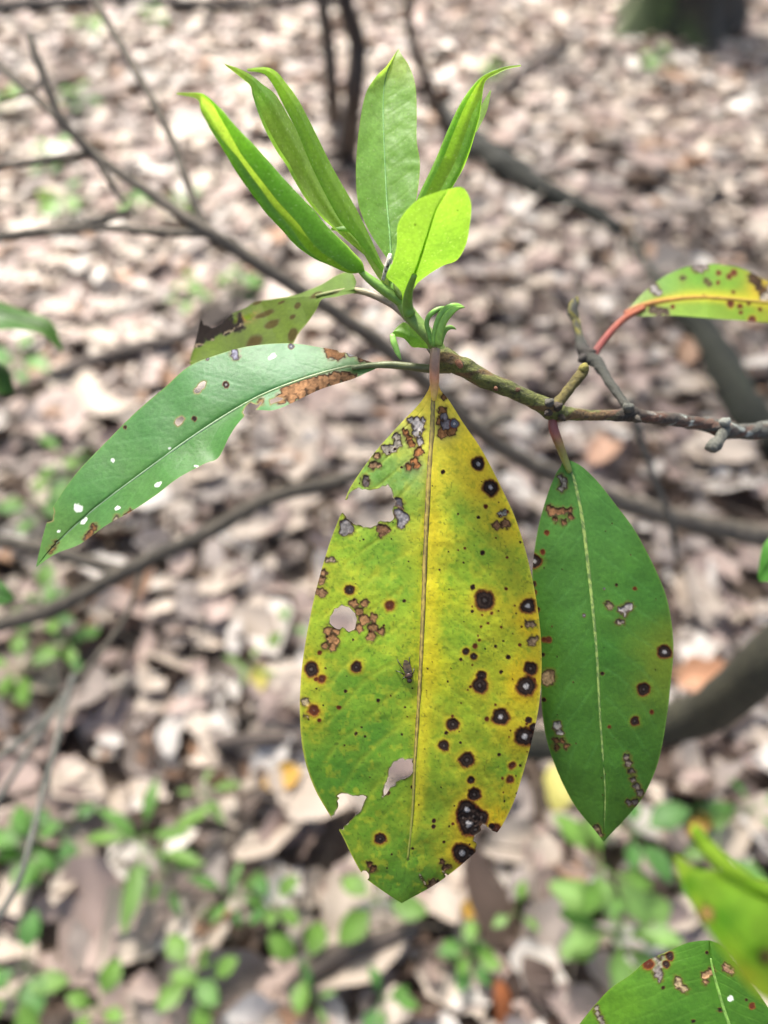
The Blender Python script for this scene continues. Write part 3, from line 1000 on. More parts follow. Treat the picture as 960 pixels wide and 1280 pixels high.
# --- the large spotted yellow leaf
c2 = lambda pts: K(360, 420, 2.8235, pts)
c3 = lambda pts: K(360, 740, 2.8235, pts)
Y_M = [(543, 476), (541, 510), (540, 540), (536, 600), (532, 680), (529, 760), (526, 830), (522, 900), (518, 960), (516, 1010), (510, 1070), (502, 1129)]
Y_L = [(539, 476), (534, 490), (522, 507), (500, 530), (468, 566), (441, 604), (432, 623), (426.5, 641), (411, 682), (394, 742), (382, 802), (376, 850), (375, 900), (380, 945), (393, 985), (414, 1022), (428, 1045), (440, 1070), (455, 1095), (476, 1112), (502, 1129)]
Y_R = [(547, 476), (551, 488), (561, 500), (580, 530), (602, 562), (625, 606), (645, 650), (660, 700), (672, 760), (677, 815), (675, 870), (668, 912), (655, 962), (641, 1005), (622, 1040), (596, 1064), (568, 1088), (540, 1108), (502, 1129)]
YH = [c2([(150, 592), (207, 577), (220, 555), (238, 541), (262, 543), (290, 546), (312, 540), (335, 530), (352, 526), (366, 540), (368, 570), (381, 585), (371, 600), (367, 615), (376, 640), (360, 656), (340, 656), (325, 650), (315, 668), (290, 676), (265, 676), (240, 666), (215, 650), (193, 624), (150, 630)]),
      c3([(150, 85), (165, 60), (190, 47), (215, 54), (236, 75), (242, 100), (235, 130), (215, 141), (192, 125), (165, 126), (147, 110)]),
      c3([(440, 590), (405, 589), (375, 600), (355, 630), (352, 660), (340, 690), (333, 722), (346, 714), (360, 690), (390, 668), (420, 654), (440, 636)]),
      c3([(155, 803), (180, 755), (172, 720), (190, 711), (230, 720), (265, 717), (280, 724), (266, 745), (260, 770), (232, 793), (214, 816), (183, 836), (80, 900), (60, 800)]),
      c3([(230, 990), (258, 990), (275, 984), (286, 1000), (279, 1016), (230, 1030)]),
      c3([(684, 820), (705, 832), (738, 850), (790, 880), (720, 990), (650, 948), (664, 905), (668, 885), (654, 878), (662, 862), (677, 848)]),
      c3([(546, 985), (556, 990), (565, 1004), (572, 1030), (554, 1022), (556, 1004)]),
      c3([(465, 998), (474, 1010), (484, 1026), (490, 1038), (484, 1034), (474, 1018)])]
YH = [rough_poly(p, 0.85, seed=i) for i, p in enumerate(YH)]
Y_ANCH = [(541, 500, (246, 222, 84)), (520, 520, (238, 222, 78)), (560, 520, (244, 220, 62)), (590, 555, (246, 220, 50)), (490, 555, (196, 200, 66)), (505, 590, (132, 164, 70)), (470, 590, (122, 158, 66)), (555, 590, (236, 218, 60)),
          (610, 600, (232, 206, 44)), (450, 600, (140, 168, 58)), (575, 640, (150, 178, 40)), (630, 650, (214, 192, 32)), (600, 690, (146, 174, 34)), (545, 660, (226, 208, 44)), (505, 640, (146, 170, 46)), (480, 690, (132, 166, 34)),
          (430, 690, (158, 180, 34)), (410, 720, (176, 180, 34)), (450, 740, (176, 186, 34)), (500, 740, (144, 172, 34)), (545, 740, (208, 204, 36)), (590, 720, (150, 174, 30)), (640, 720, (170, 178, 30)), (665, 770, (222, 188, 24)),
          (400, 760, (170, 182, 34)), (390, 830, (186, 178, 30)), (430, 800, (150, 172, 32)), (470, 800, (152, 176, 34)), (440, 850, (112, 150, 28)), (490, 860, (124, 158, 30)), (540, 830, (206, 200, 34)), (580, 800, (152, 174, 30)),
          (630, 800, (180, 182, 28)), (600, 850, (168, 176, 28)), (660, 850, (216, 184, 22)), (390, 890, (176, 172, 28)), (420, 900, (102, 142, 26)), (470, 920, (88, 134, 24)), (500, 940, (120, 152, 28)), (400, 960, (92, 136, 26)), (430, 970, (84, 130, 24)),
          (535, 900, (186, 188, 30)), (570, 900, (152, 168, 28)), (600, 920, (152, 168, 28)), (640, 920, (198, 180, 22)), (630, 960, (128, 154, 26)), (560, 960, (138, 160, 26)), (600, 1000, (150, 160, 24)), (640, 1000, (196, 172, 22)),
          (618, 1030, (206, 172, 20)), (480, 1000, (118, 150, 26)), (520, 1010, (146, 162, 26)), (550, 1010, (110, 144, 24)), (470, 1050, (112, 142, 24)), (450, 1075, (120, 142, 24)), (520, 1060, (94, 132, 22)), (560, 1045, (150, 156, 24)), (575, 1060, (186, 164, 22)), (500, 1100, (84, 122, 22)), (540, 1095, (84, 122, 22))]
Y_SPOTS = ([(x, y, r, k) for (x, y, r, k) in c2([(588, 310, 18, 'g'), (672, 452, 24, 'w'), (715, 535, 30, 'w'), (547, 480, 8, 'd'), (698, 602, 8, 'r'), (672, 640, 6, 'd'), (687, 765, 9, 'd'), (652, 886, 9, 'd'), (770, 892, 6, 'r'), (217, 896, 19, 'd'), (410, 935, 6, 'd'), (650, 972, 6, 'd'), (600, 628, 4, 'd'), (620, 800, 4, 'd'), (535, 825, 4, 'd')])]
           + [(x, y, r, k) for (x, y, r, k) in c3([(358, 47, 18, 'r'), (695, 30, 38, 'd'), (845, 50, 27, 'w'), (82, 272, 27, 'd'), (120, 307, 15, 'r'), (98, 308, 8, 'r'), (241, 266, 20, 'd'), (92, 418, 20, 'r'), (110, 453, 7, 'r'), (180, 408, 8, 'r'), (318, 383, 7, 'd'), (240, 500, 6, 'd'), (272, 510, 5, 'd'), (203, 350, 6, 'd'),
                                                   (628, 210, 13, 'd'), (655, 227, 13, 'd'), (683, 295, 18, 'd'), (676, 330, 27, 'd'), (777, 230, 8, 'd'), (752, 282, 7, 'd'), (857, 270, 25, 'd'), (840, 333, 37, 'w'), (750, 440, 31, 'w'), (850, 452, 12, 'd'), (868, 478, 16, 'd'), (868, 530, 18, 'd'), (835, 510, 34, 'w'), (582, 467, 22, 'd'), (551, 542, 19, 'd'), (558, 497, 7, 'd'), (702, 448, 8, 'r'),
                                                   (632, 593, 28, 'd'), (646, 664, 14, 'd'), (657, 715, 23, 'd'), (682, 795, 28, 'd'), (655, 792, 32, 'd'), (630, 768, 36, 'w'), (638, 818, 40, 'w'), (662, 838, 26, 'd'), (618, 795, 24, 'd'), (745, 574, 7, 'd'), (790, 612, 13, 'r'), (785, 662, 14, 'r'), (757, 658, 5, 'r'), (820, 612, 5, 'd'), (515, 808, 8, 'd'), (513, 828, 8, 'd'), (582, 818, 5, 'r'), (325, 872, 20, 'd'),
                                                   (642, 930, 26, 'd'), (614, 922, 35, 'w'), (735, 836, 18, 'r'), (720, 828, 12, 'd'), (610, 238, 6, 'd'), (818, 186, 6, 'r'), (440, 905, 5, 'd'), (550, 882, 5, 'd'), (352, 708, 9, 'd'), (438, 688, 6, 'd'), (112, 215, 8, 'r'), (870, 310, 6, 'r'), (660, 190, 9, 'r'), (732, 192, 6, 'd')])])
_r = np.random.default_rng(17)
Y_SPOTS += [(float(_r.uniform(385, 668)), float(_r.uniform(560, 1090)), float(_r.uniform(0.7, 1.7)), 'd') for _ in range(90)]
Y_SPOTS += [(float(_r.uniform(560, 665)), float(_r.uniform(640, 1020)), float(_r.uniform(0.8, 2.0)), 'r') for _ in range(30)]
Y_LES = [(c2([(550, 215, 10), (545, 262, 12), (540, 300, 14), (545, 342, 16), (578, 336, 14)]), (178, 124, 78)),
         (c2([(552, 285, 12), (562, 312, 16), (553, 315, 14)]), (150, 140, 140)),
         (c2([(432, 298, 9), (450, 302, 14), (462, 318, 18), (478, 296, 9), (455, 345, 12), (466, 372, 12)]), (206, 196, 188)),
         (c2([(415, 338, 10), (424, 356, 10), (436, 380, 13), (460, 410, 14), (446, 438, 12), (426, 462, 12), (456, 456, 11)]), (176, 118, 72)),
         (c2([(383, 357, 12), (388, 382, 13), (372, 398, 12), (350, 402, 14), (335, 398, 8)]), (190, 178, 160)),
         (c2([(312, 422, 11), (300, 455, 14), (318, 455, 10)]), (176, 140, 104)), (c2([(272, 506, 12), (276, 520, 10)]), (120, 108, 104)),
         (c2([(388, 586, 15), (398, 600, 10)]), (104, 98, 102)), (c2([(392, 628, 14), (405, 645, 18), (398, 662, 14), (385, 618, 8)]), (166, 160, 160)),
         (c2([(325, 680, 13), (345, 684, 14), (332, 700, 10)]), (142, 106, 76)), (c2([(150, 790, 8), (138, 790, 7), (162, 792, 7)]), (170, 150, 124)),
         (c2([(125, 834, 12), (118, 864, 13), (122, 906, 14), (104, 900, 10)]), (166, 128, 92)), (c2([(205, 672, 22), (196, 690, 14), (222, 684, 12)]), (150, 144, 140)),
         (c3([(232, 40, 14), (270, 40, 13), (252, 68, 13), (268, 100, 17), (300, 90, 13), (250, 128, 12), (302, 125, 15), (294, 158, 15), (330, 138, 12)]), (172, 128, 86)),
         (c3([(140, 135, 14), (170, 138, 12), (150, 165, 15), (168, 172, 13), (130, 190, 11), (160, 194, 12)]), (178, 132, 88)),
         (c3([(58, 384, 12), (66, 392, 9)]), (186, 168, 132)), (c3([(66, 437, 6)]), (190, 176, 150)), (c3([(848, 112, 9), (862, 112, 9)]), (166, 140, 108)), (c3([(860, 176, 13), (868, 168, 12)]), (176, 148, 112)),
         (c2([(752, 630, 9), (766, 622, 9)]), (180, 176, 160)), (c2([(735, 668, 13), (768, 662, 15)]), (164, 120, 84)),
         (c3([(287, 960, 9), (302, 976, 9), (294, 986, 6)]), (120, 84, 54)), (c3([(545, 952, 9), (556, 972, 9), (568, 968, 8)]), (120, 88, 62)), (c3([(515, 1030, 15), (502, 1040, 9)]), (158, 124, 92)),
         (c3([(666, 800, 8), (672, 812, 7), (662, 820, 6)]), (206, 200, 194)), (c3([(862, 500, 11)]), (190, 186, 182))]


Y_ANCH = [(x, y, c if c[0] > 200 else (c[0] * 0.95, c[1] * 1.0, c[2] + 12)) for (x, y, c) in Y_ANCH]


def paint_yellow(P, T, V, sd):
    x, y = P[:, 0], P[:, 1]
    col = idw(P, Y_ANCH, 3.2, 14, 3) * np.array([0.98, 1.04, 1.0]) * (1.16 - 0.16 * ss(560, 680, P[:, 1]))[:, None]
    hgt = np.zeros(len(P))
    dry = np.zeros(len(P))
    # chlorophyll mottling: fine green islands in the yellow
    n1 = fbm(x / 7, y / 7, 5, 3)
    n2 = fbm(x / 3.0, y / 3.0, 6, 2)
    bott = ss(480, 640, y)
    col = mixc(col, C(92, 146, 30), (0.42 * bott + 0.06) * ss(0.5, 0.72, n1 * 0.6 + n2 * 0.4))
    col = mixc(col, C(212, 202, 50), 0.22 * ss(0.55, 0.75, fbm(x / 9, y / 9, 8, 3)))
    col *= (0.86 + 0.28 * fbm(x / 22, y / 22, 12, 3))[:, None]
    vn = veins(P, T, V, 15, 2.6, 0.10, 2)
    col = mixc(col, C(206, 208, 60), 0.20 * vn)
    hgt -= 0.55 * vn * ss(0.1, 0.3, np.abs(V))
    # yellow band along the midrib
    col = mixc(col, C(226, 204, 40), 0.55 * np.exp(-((V - 0.06) / 0.07) ** 2) * (1 - ss(0.75, 0.95, T)))
    # base runs to orange-pink at the stalk
    col = mixc(col, C(240, 176, 100), 1 - ss(476, 500, y))
    # pale margin
    col = mixc(col, C(214, 206, 90), 0.5 * ss(0.975, 1.0, np.abs(V)))
    # small green-black pores
    sp = vnoise(x / 2.2, y / 2.2, 31)
    col = mixc(col, C(58, 84, 20), 0.55 * ss(0.80, 0.95, sp) * ss(540, 640, y))
    # bluish tinge round the chewed patches near the top
    for (bx, by, br) in ((505, 545, 20), (556, 535, 18), (520, 585, 14)):
        col = mixc(col, C(120, 146, 110), 0.55 * np.exp(-((x - bx) ** 2 + (y - by) ** 2) / br ** 2))
    big = np.array([(s[0], s[1], s[2]) for s in Y_SPOTS if s[2] > 6.5])
    for (bx, by, br) in big:
        if bx > 560:
            col = mixc(col, C(216, 190, 34), 0.16 * np.exp(-((x - bx) ** 2 + (y - by) ** 2) / (br * 2.3) ** 2))
    # shallow cushions between veins and a slow ripple
    hgt += 7.0 * (fbm(x / 60, y / 60, 13, 2) - 0.5) + 1.1 * (fbm(x / 12, y / 12, 14, 2) - 0.5)
    lesions(P, col, dry, hgt, Y_LES)
    spots(P, col, dry, hgt, Y_SPOTS)
    # torn rims of the holes
    rw = 0.8 + 2.6 * fbm(x / 9, y / 9, 47, 3) ** 2
    rim = np.exp(-(sd / rw) ** 2)
    col = mixc(col, C(78, 58, 40), 0.85 * rim)
    hgt += 1.6 * rim * (vnoise(x / 7, y / 7, 48) - 0.3)
    k2 = np.exp(-((sd - 0.0) / 0.7) ** 2)
    col = mixc(col, C(196, 186, 166), 0.5 * k2 * ss(0.4, 0.6, vnoise(x / 4, y / 4, 44)))
    dry = np.maximum(dry, rim)
    mid = np.exp(-(V * 0 + np.abs(V) / 0.03) ** 2)
    hgt -= 1.6 * np.exp(-(np.abs(V) / 0.045) ** 2) * (1 - ss(0.8, 1, T))
    return col, dry, hgt


YD = ([(0, .2235), (.15, .222), (.5, .2195), (.8, .2205), (1, .2225)], [(0, .2235), (.15, .2235), (.5, .2255), (.8, .2245), (1, .2225)], [(0, .2235), (.15, .2235), (.5, .226), (.8, .225), (1, .2225)])
yl, ydep = leaf2d('leaf', Y_M, Y_L, Y_R, YD, 620, 270, paint_yellow, BR, M_LEAF, YH, 'large hanging yellow and green leaf full of dark round spots and holes', curve=1.8)


def rib(parent, M, dep, w0, w1, col, lift=0.3, cut=1.0, seed=0, name='midrib', mat=None, t0=0.0, colfn=None):
    pts = spline(M, 60)[int(60 * t0):int(60 * cut)]
    k = len(pts)
    rows = [(p[0], p[1], dep(p[0], p[1]) - lift * 0.22 / FPX, w0 + (w1 - w0) * i / (k - 1)) for i, p in enumerate(pts)]
    a = np.asarray(rows)
    # smooth the sampled depth
    for _ in range(4):
        a[1:-1, 2] = (a[:-2, 2] + a[1:-1, 2] * 2 + a[2:, 2]) / 4
    return tube_px(name, a, mat or M_STEM, parent, col=C(*col), rough=0.10, seed=seed, nseg=9, n=150, flat=0.55, colfn=colfn)


def y_rib(tv, av, arc):
    nz = fbm(arc * 0.8, av, 3, 4)
    c = np.repeat(C(176, 150, 70)[None], len(tv), 0)
    c = mixc(c, C(84, 64, 40), ss(0.36, 0.5, nz))
    c = mixc(c, C(216, 196, 80), np.exp(-((av - np.pi / 2) / 0.5) ** 2) * 0.5)
    c = mixc(c, C(120, 140, 40), ss(0.7, 1, tv) * 0.7)
    return c * (0.7 + 0.6 * nz)[:, None]


rib(yl, Y_M, ydep, 4.0, 1.5, (150, 124, 60), cut=0.93, colfn=y_rib, lift=0.1)


def pet_col(stops):
    def f(tv, av, arc):
        nz = fbm(arc * 0.7 + np.cos(av), np.sin(av), 9, 4)
        xs = [s[0] for s in stops]
        L = np.array([C(*s[1]) for s in stops])
        c = np.stack([np.interp(tv, xs, L[:, j]) for j in range(3)], 1)
        return c * (0.75 + 0.5 * nz)[:, None]
    return f


tube_px('petiole', [(544, 437, .2195, 6.3), (543.5, 450, .219, 6.4), (543, 462, .2195, 6.2), (543, 474, .2205, 6.0), (543, 486, .2215, 5.0), (542.5, 500, .2222, 3.0)], M_STEM, yl,
        colfn=pet_col([(0, (156, 128, 108)), (.35, (170, 130, 104)), (.55, (224, 154, 112)), (1, (240, 206, 96))]), nseg=18, rough=0.06)

# --- dark green hanging leaf
c5 = lambda pts: K(640, 540, 2.4636, pts)
G_M = c5([(163, 84), (178, 112), (192, 150), (215, 260), (235, 420), (250, 560), (262, 700), (270, 860), (280, 1000), (287, 1120), (282, 1262)])
G_L = c5([(158, 84), (150, 105), (135, 130), (110, 190), (82, 290), (66, 390), (63, 470), (72, 560), (84, 650), (88, 760), (93, 860), (105, 940), (126, 1010), (160, 1090), (200, 1160), (250, 1220), (282, 1262)])
G_R = c5([(168, 84), (190, 92), (222, 112), (270, 160), (320, 225), (370, 290), (410, 360), (445, 430), (476, 510), (493, 600), (497, 680), (489, 770), (479, 860), (465, 950), (446, 1030), (415, 1103), (392, 1140), (350, 1190), (310, 1232), (282, 1262)])
G_SP = c5([(70, 398, 22, 'w'), (95, 370, 8, 'r'), (107, 310, 8, 'r'), (65, 470, 10, 'd'), (68, 494, 9, 'r'), (470, 677, 22, 'w'), (406, 792, 21, 'd'), (378, 890, 14, 'd'), (278, 744, 6, 'd'), (95, 686, 7, 'd'), (112, 640, 10, 'r'), (98, 640, 8, 'r'), (98, 824, 7, 'd'), (322, 471, 5, 'd'), (378, 482, 6, 'r'), (284, 482, 4, 'g'), (222, 565, 6, 'g'), (299, 908, 5, 'r'), (430, 862, 7, 'r'), (78, 548, 9, 'd'), (70, 545, 8, 'r')])
G_SP += [(float(_r.uniform(680, 830)), float(_r.uniform(640, 1020)), float(_r.uniform(0.5, 1.1)), 'd') for _ in range(26)]
G_LES = [(c5([(150, 140, 7), (158, 150, 8), (162, 164, 9), (150, 176, 8)]), (186, 176, 156)), (c5([(112, 234, 8), (125, 246, 12), (142, 244, 11), (160, 244, 9), (178, 242, 9), (135, 270, 7), (158, 278, 8), (180, 262, 7)]), (150, 108, 74)),
         (c5([(296, 530, 9), (303, 538, 7)]), (150, 132, 104)), (c5([(332, 545, 6), (346, 546, 11), (360, 538, 12), (346, 562, 5)]), (204, 194, 186)), (c5([(328, 585, 7), (338, 587, 6)]), (170, 156, 140)),
         (c5([(110, 756, 20), (120, 750, 12)]), (168, 142, 106)), (c5([(140, 905, 12), (148, 925, 8)]), (188, 182, 172)), (c5([(135, 948, 8), (136, 970, 8), (155, 950, 7), (168, 968, 8)]), (140, 100, 66)),
         (c5([(352, 1000, 9), (358, 1020, 9), (368, 1045, 8), (374, 1070, 8), (384, 1092, 9), (394, 1112, 9), (378, 1138, 8), (360, 1142, 7)]), (142, 128, 112)), (c5([(262, 1222, 10), (270, 1238, 8)]), (150, 128, 96))]


def paint_green(anch, lesn, spt, flecks=(), vcol=(96, 156, 80), edge=(120, 160, 70), vn=13, sl=2.4, wob=4.0, vamp=0.25, halo=C(120, 140, 30), gain=np.array([0.98, 0.96, 0.8])):
    def f(P, T, V, sd):
        x, y = P[:, 0], P[:, 1]
        col = idw(P, anch, 2.6, 14, 21) * gain
        col *= (0.84 + 0.32 * fbm(x / 16, y / 16, 22, 4))[:, None]
        w = veins(P, T, V, vn, sl, 0.08, 5)
        w2 = veins(P, T * 1.0, V, vn * 3.3, sl * 3.0, 0.12, 6)
        col = mixc(col, C(*vcol), 0.45 * vamp * w + 0.05 * w2)
        col = mixc(col, C(*edge), 0.6 * ss(0.97, 1.0, np.abs(V)))
        dry = np.zeros(len(P))
        hgt = -0.18 * w + wob * (fbm(x / 55, y / 55, 23, 2) - 0.5) + 0.5 * (fbm(x / 10, y / 10, 24, 2) - 0.5)
        if lesn: lesions(P, col, dry, hgt, lesn)
        if spt: spots(P, col, dry, hgt, spt, halo)
        if flecks: white_flecks(P, col, dry, flecks)
        rim = np.exp(-(sd / 1.4) ** 2)
        col = mixc(col, C(140, 118, 84), 0.8 * rim)
        dry = np.maximum(dry, rim)
        hgt -= 1.3 * np.exp(-(np.abs(V) / 0.05) ** 2)
        return col, dry, hgt
    return f


pg = paint_green([(710, 590, (74, 130, 60)), (760, 640, (72, 128, 58)), (800, 740, (66, 122, 46)), (690, 760, (62, 114, 42)), (760, 820, (60, 114, 38)), (830, 820, (104, 132, 36)), (700, 900, (60, 110, 34)), (790, 940, (60, 110, 32)), (750, 1020, (60, 104, 30)), (690, 640, (74, 128, 54))], G_LES, G_SP, gain=np.array([1.2, 1.1, 0.95]), vamp=0.4)
GD = ([(0, .2365), (.2, .236), (.5, .234), (.8, .2345), (1, .237)], [(0, .2365), (.2, .2375), (.5, .2395), (.8, .2385), (1, .237)], [(0, .2365), (.2, .2375), (.5, .240), (.8, .239), (1, .237)])
gl, gdep = leaf2d('leaf', G_M, G_L, G_R, GD, 420, 170, pg, BR, M_LEAF, (), 'dark green hanging leaf partly behind the spotted yellow leaf', curve=1.7)
rib(gl, G_M, gdep, 3.2, 0.9, (140, 166, 80), cut=0.97, lift=-0.4,
    colfn=lambda tv, av, arc: mixc(np.repeat(C(150, 172, 84)[None], len(tv), 0), C(96, 122, 60), ss(0.45, 0.6, fbm(arc * 0.8, av, 5, 3)))) 
tube_px('petiole', [(691, 520, .2345, 5.5), (691, 532, .2338, 6), (695, 545, .2335, 6), (700, 558, .234, 5.4), (706, 574, .2352, 4.6), (712, 590, .2362, 3.4)], M_STEM, gl,
        colfn=pet_col([(0, (112, 62, 56)), (.3, (146, 74, 66)), (.55, (150, 130, 60)), (1, (150, 170, 78))]), nseg=16, rough=0.06)

# --- long green leaf reaching out to the side
c6 = lambda pts: K(20, 320, 2.087, pts)
S_M = [(474, 457), (455, 458), (430, 460), (380, 474), (320, 498), (250, 540), (180, 590), (120, 635), (70, 680), (45, 709)]
S_L = [(474, 455), (456, 450), (430, 440), (400, 434), (360, 429), (310, 433), (270, 444), (236, 458), (205, 485), (170, 515), (135, 550), (97, 590), (70, 628), (58, 655), (49, 690), (45, 709)]
S_R = [(474, 459), (458, 466), (440, 474), (400, 487), (360, 506), (340, 513), (318, 513), (302, 524), (287, 545), (273, 572), (255, 580), (222, 598), (196, 618), (166, 638), (132, 657), (100, 680), (70, 692), (45, 709)]
S_CUT = [rough_poly(c6(p), 0.4, seed=60 + i) for i, p in enumerate([
    [(592, 408), (600, 392), (612, 382), (628, 388), (645, 374), (640, 386), (626, 400), (640, 420), (600, 425)],
    [(464, 352), (476, 336), (490, 326), (496, 328), (490, 345), (476, 358), (466, 358)],
    [(414, 436), (420, 424), (432, 418), (440, 424), (432, 436), (422, 444)],
    [(832, 225), (836, 238), (842, 250), (852, 252), (866, 244), (880, 240), (880, 215), (840, 215)],
    [(82, 650), (92, 652), (100, 668), (96, 690), (86, 694), (60, 690), (60, 650)],
    [(662, 376), (680, 368), (700, 372), (664, 388)]])]
S_LES = [(c6([(690, 372, 12), (706, 354, 13), (728, 344, 14), (752, 334, 14), (778, 330, 14), (804, 324, 14), (832, 318, 15), (858, 316, 12), (876, 314, 9), (720, 370, 12), (745, 360, 12), (772, 350, 12), (800, 342, 12), (830, 332, 10)]), (164, 122, 86)),
         (c6([(812, 238, 9), (822, 254, 12), (838, 258, 11), (850, 256, 8)]), (150, 108, 74)), (c6([(876, 250, 12), (890, 248, 9)]), (150, 146, 146)), (c6([(902, 262, 12), (918, 268, 8)]), (122, 92, 68)),
         (c6([(570, 252, 10), (574, 262, 7)]), (156, 154, 172)), (c6([(300, 672, 9), (290, 680, 7)]), (140, 100, 60)), (c6([(262, 686, 8)]), (166, 156, 130)), (c6([(205, 708, 8), (196, 724, 8), (186, 736, 8)]), (120, 84, 52)), (c6([(104, 748, 5), (96, 762, 5), (88, 772, 5)]), (130, 110, 62)), (c6([(638, 378, 7)]), (120, 92, 60)), (c6([(214, 490, 6), (206, 500, 5)]), (90, 70, 44))]
S_SP = c6([(718, 236, 8, 'g'), (285, 447, 5, 'd'), (465, 424, 7, 'd'), (500, 268, 5, 'g'), (548, 336, 9, 'w'), (318, 398, 4, 'd'), (330, 784, 4, 'd')])
S_FL = [(20 + x / 2.087, 320 + y / 2.087, a / 2.087, b / 2.087, c) for (x, y, a, b, c) in [(668, 262, 13, 7, -.6), (253, 533, 6, 6, 0), (162, 657, 13, 11, .5), (178, 692, 12, 6, -.8), (265, 658, 9, 6, -.4), (371, 596, 11, 6, -.6), (400, 502, 5, 3, 0), (470, 548, 6, 3, 0.3), (112, 718, 5, 4, 0)]]
ps = paint_green([(440, 450, (96, 146, 92)), (360, 445, (96, 158, 112)), (280, 470, (84, 146, 94)), (200, 520, (76, 138, 76)), (120, 600, (76, 136, 70)), (60, 680, (96, 146, 74)), (350, 490, (80, 146, 88)), (260, 560, (78, 140, 66)), (180, 620, (78, 138, 62)), (300, 530, (76, 140, 66))], S_LES, S_SP, S_FL, vcol=(112, 166, 112), wob=5, vamp=0.18, gain=np.array([0.86, 0.8, 0.68]))
SD = ([(0, .2275), (.2, .226), (.6, .2225), (1, .222)], [(0, .2275), (.2, .233), (.6, .231), (1, .222)], [(0, .2275), (.2, .222), (.6, .2165), (.9, .219), (1, .222)])
sl, sdep = leaf2d('leaf', S_M, S_L, S_R, SD, 420, 150, ps, BR, M_LEAF, S_CUT, 'long green leaf with white flecks and a dried brown edge', curve=1.3)
rib(sl, S_M, sdep, 2.8, 0.8, (150, 176, 140), cut=0.98, lift=-0.3, colfn=lambda tv, av, arc: np.stack([np.interp(tv, [0, .3, .5, 1], [C(124, 138, 80)[j], C(112, 138, 80)[j], C(124, 152, 112)[j], C(120, 150, 108)[j]]) for j in range(3)], 1))
tube_px('petiole', [(562, 459, .2275, 8), (540, 461, .2275, 5.8), (510, 458, .2275, 5), (485, 456, .2275, 4.6), (462, 457, .227, 3.6), (440, 460, .2262, 2.4)], M_STEM, sl,
        colfn=pet_col([(0, (110, 104, 50)), (.2, (92, 92, 48)), (1, (112, 124, 74))]), nseg=14, rough=0.08)

# --- drooping blighted leaf behind it
c8 = lambda pts: K(230, 330, 4.174, pts)
B_M = c8([(888, 132), (840, 140), (780, 160), (705, 168), (600, 172), (480, 184), (380, 200), (300, 240), (220, 280), (140, 330), (60, 420), (38, 500)])
B_L = c8([(900, 90), (880, 50), (845, 42), (790, 62), (720, 105), (640, 140), (588, 160), (480, 180), (375, 196), (320, 230), (235, 268), (190, 318), (150, 328), (95, 292), (85, 300), (60, 400), (30, 500)])
B_R = c8([(905, 150), (850, 158), (790, 172), (720, 185), (690, 240), (650, 300), (600, 360), (560, 430), (480, 500), (400, 560), (320, 590), (240, 590), (140, 570), (60, 545), (30, 520)])


def paint_blight(P, T, V, sd):
    x, y = P[:, 0], P[:, 1]
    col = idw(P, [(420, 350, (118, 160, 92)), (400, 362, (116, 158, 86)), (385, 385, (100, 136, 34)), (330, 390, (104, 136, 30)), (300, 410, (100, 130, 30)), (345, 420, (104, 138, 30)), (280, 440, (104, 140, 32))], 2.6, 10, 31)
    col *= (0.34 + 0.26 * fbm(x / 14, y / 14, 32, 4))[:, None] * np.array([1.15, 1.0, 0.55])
    dry = np.zeros(len(P))
    hgt = 3 * (fbm(x / 40, y / 40, 33, 2) - 0.5)
    n = fbm(x / 9, y / 9, 34, 3)
    nec = 1 - ss(-4, 5, (x - 298) - (n - 0.5) * 40 + np.maximum(0, y - 410) * 2.2)
    band = np.exp(-(((x - 300) * 0.35 + (y - 400)) / 7) ** 2) * ss(275, 290, x) * (1 - ss(312, 330, x))
    col = mixc(col, C(128, 92, 52), np.clip(0.8 * band * ss(0.35, 0.6, n), 0, 1))
    col = mixc(col, C(24, 16, 12), nec)
    dry = np.maximum(dry, 0.6)
    col = mixc(col, C(196, 176, 144), 0.8 * nec * (1 - ss(-1, 1.6, np.abs((x - 262) * 0.45 + (y - 428) + (n - 0.5) * 16))))
    for (sx, sy, rx, ry) in c8([(465, 312, 40, 4.6)]) and [(341, 405, 10, 5), (322, 378, 7, 3), (366, 418, 7, 8), (372, 382, 4, 4), (318, 428, 10, 10), (366, 396, 4, 3), (330, 393, 12, 4), (352, 378, 5, 2), (395, 369, 8, 4), (418, 365, 7, 3)]:
        d = np.hypot((x - sx) / rx, (y - sy + 0.35 * (x - sx)) / ry) + 0.6 * (n - 0.5)
        k = 1 - ss(0.7, 1.25, d)
        col = mixc(col, C(62, 44, 24), 0.85 * k)
        dry = np.maximum(dry, k)
    dry = np.maximum(dry, np.maximum(nec, band))
    col = mixc(col, C(176, 170, 120), 0.6 * ss(0.96, 1, np.abs(V)) * (1 - nec))
    return col, dry, hgt


BD = ([(0, .238), (.2, .247), (.5, .258), (1, .262)], [(0, .246), (.3, .262), (.5, .262), (1, .264)], [(0, .238), (.3, .244), (.6, .244), (1, .25)])
B_CUT = [rough_poly(c8(p), 0.8, seed=80 + i) for i, p in enumerate([[(95, 292), (100, 318), (130, 326), (165, 332), (195, 316), (225, 282), (238, 268), (200, 250), (100, 250)]])]
bl, bdep = leaf2d('leaf', B_M, B_L, B_R, BD, 220, 110, paint_blight, BR, M_LEAF, B_CUT, 'drooping blighted leaf with a dark brown dead tip', curve=1.1)
tube_px('petiole', [(540, 440, .230, 3.5), (515, 405, .232, 4), (497, 386, .234, 4.6), (475, 372, .236, 5), (450, 364, .239, 4.2), (425, 364, .243, 3), (395, 370, .246, 2)], M_STEM, bl,
        colfn=pet_col([(0, (130, 120, 100)), (.4, (150, 132, 116)), (.7, (150, 140, 100)), (1, (130, 140, 70))]), nseg=12, rough=0.12)

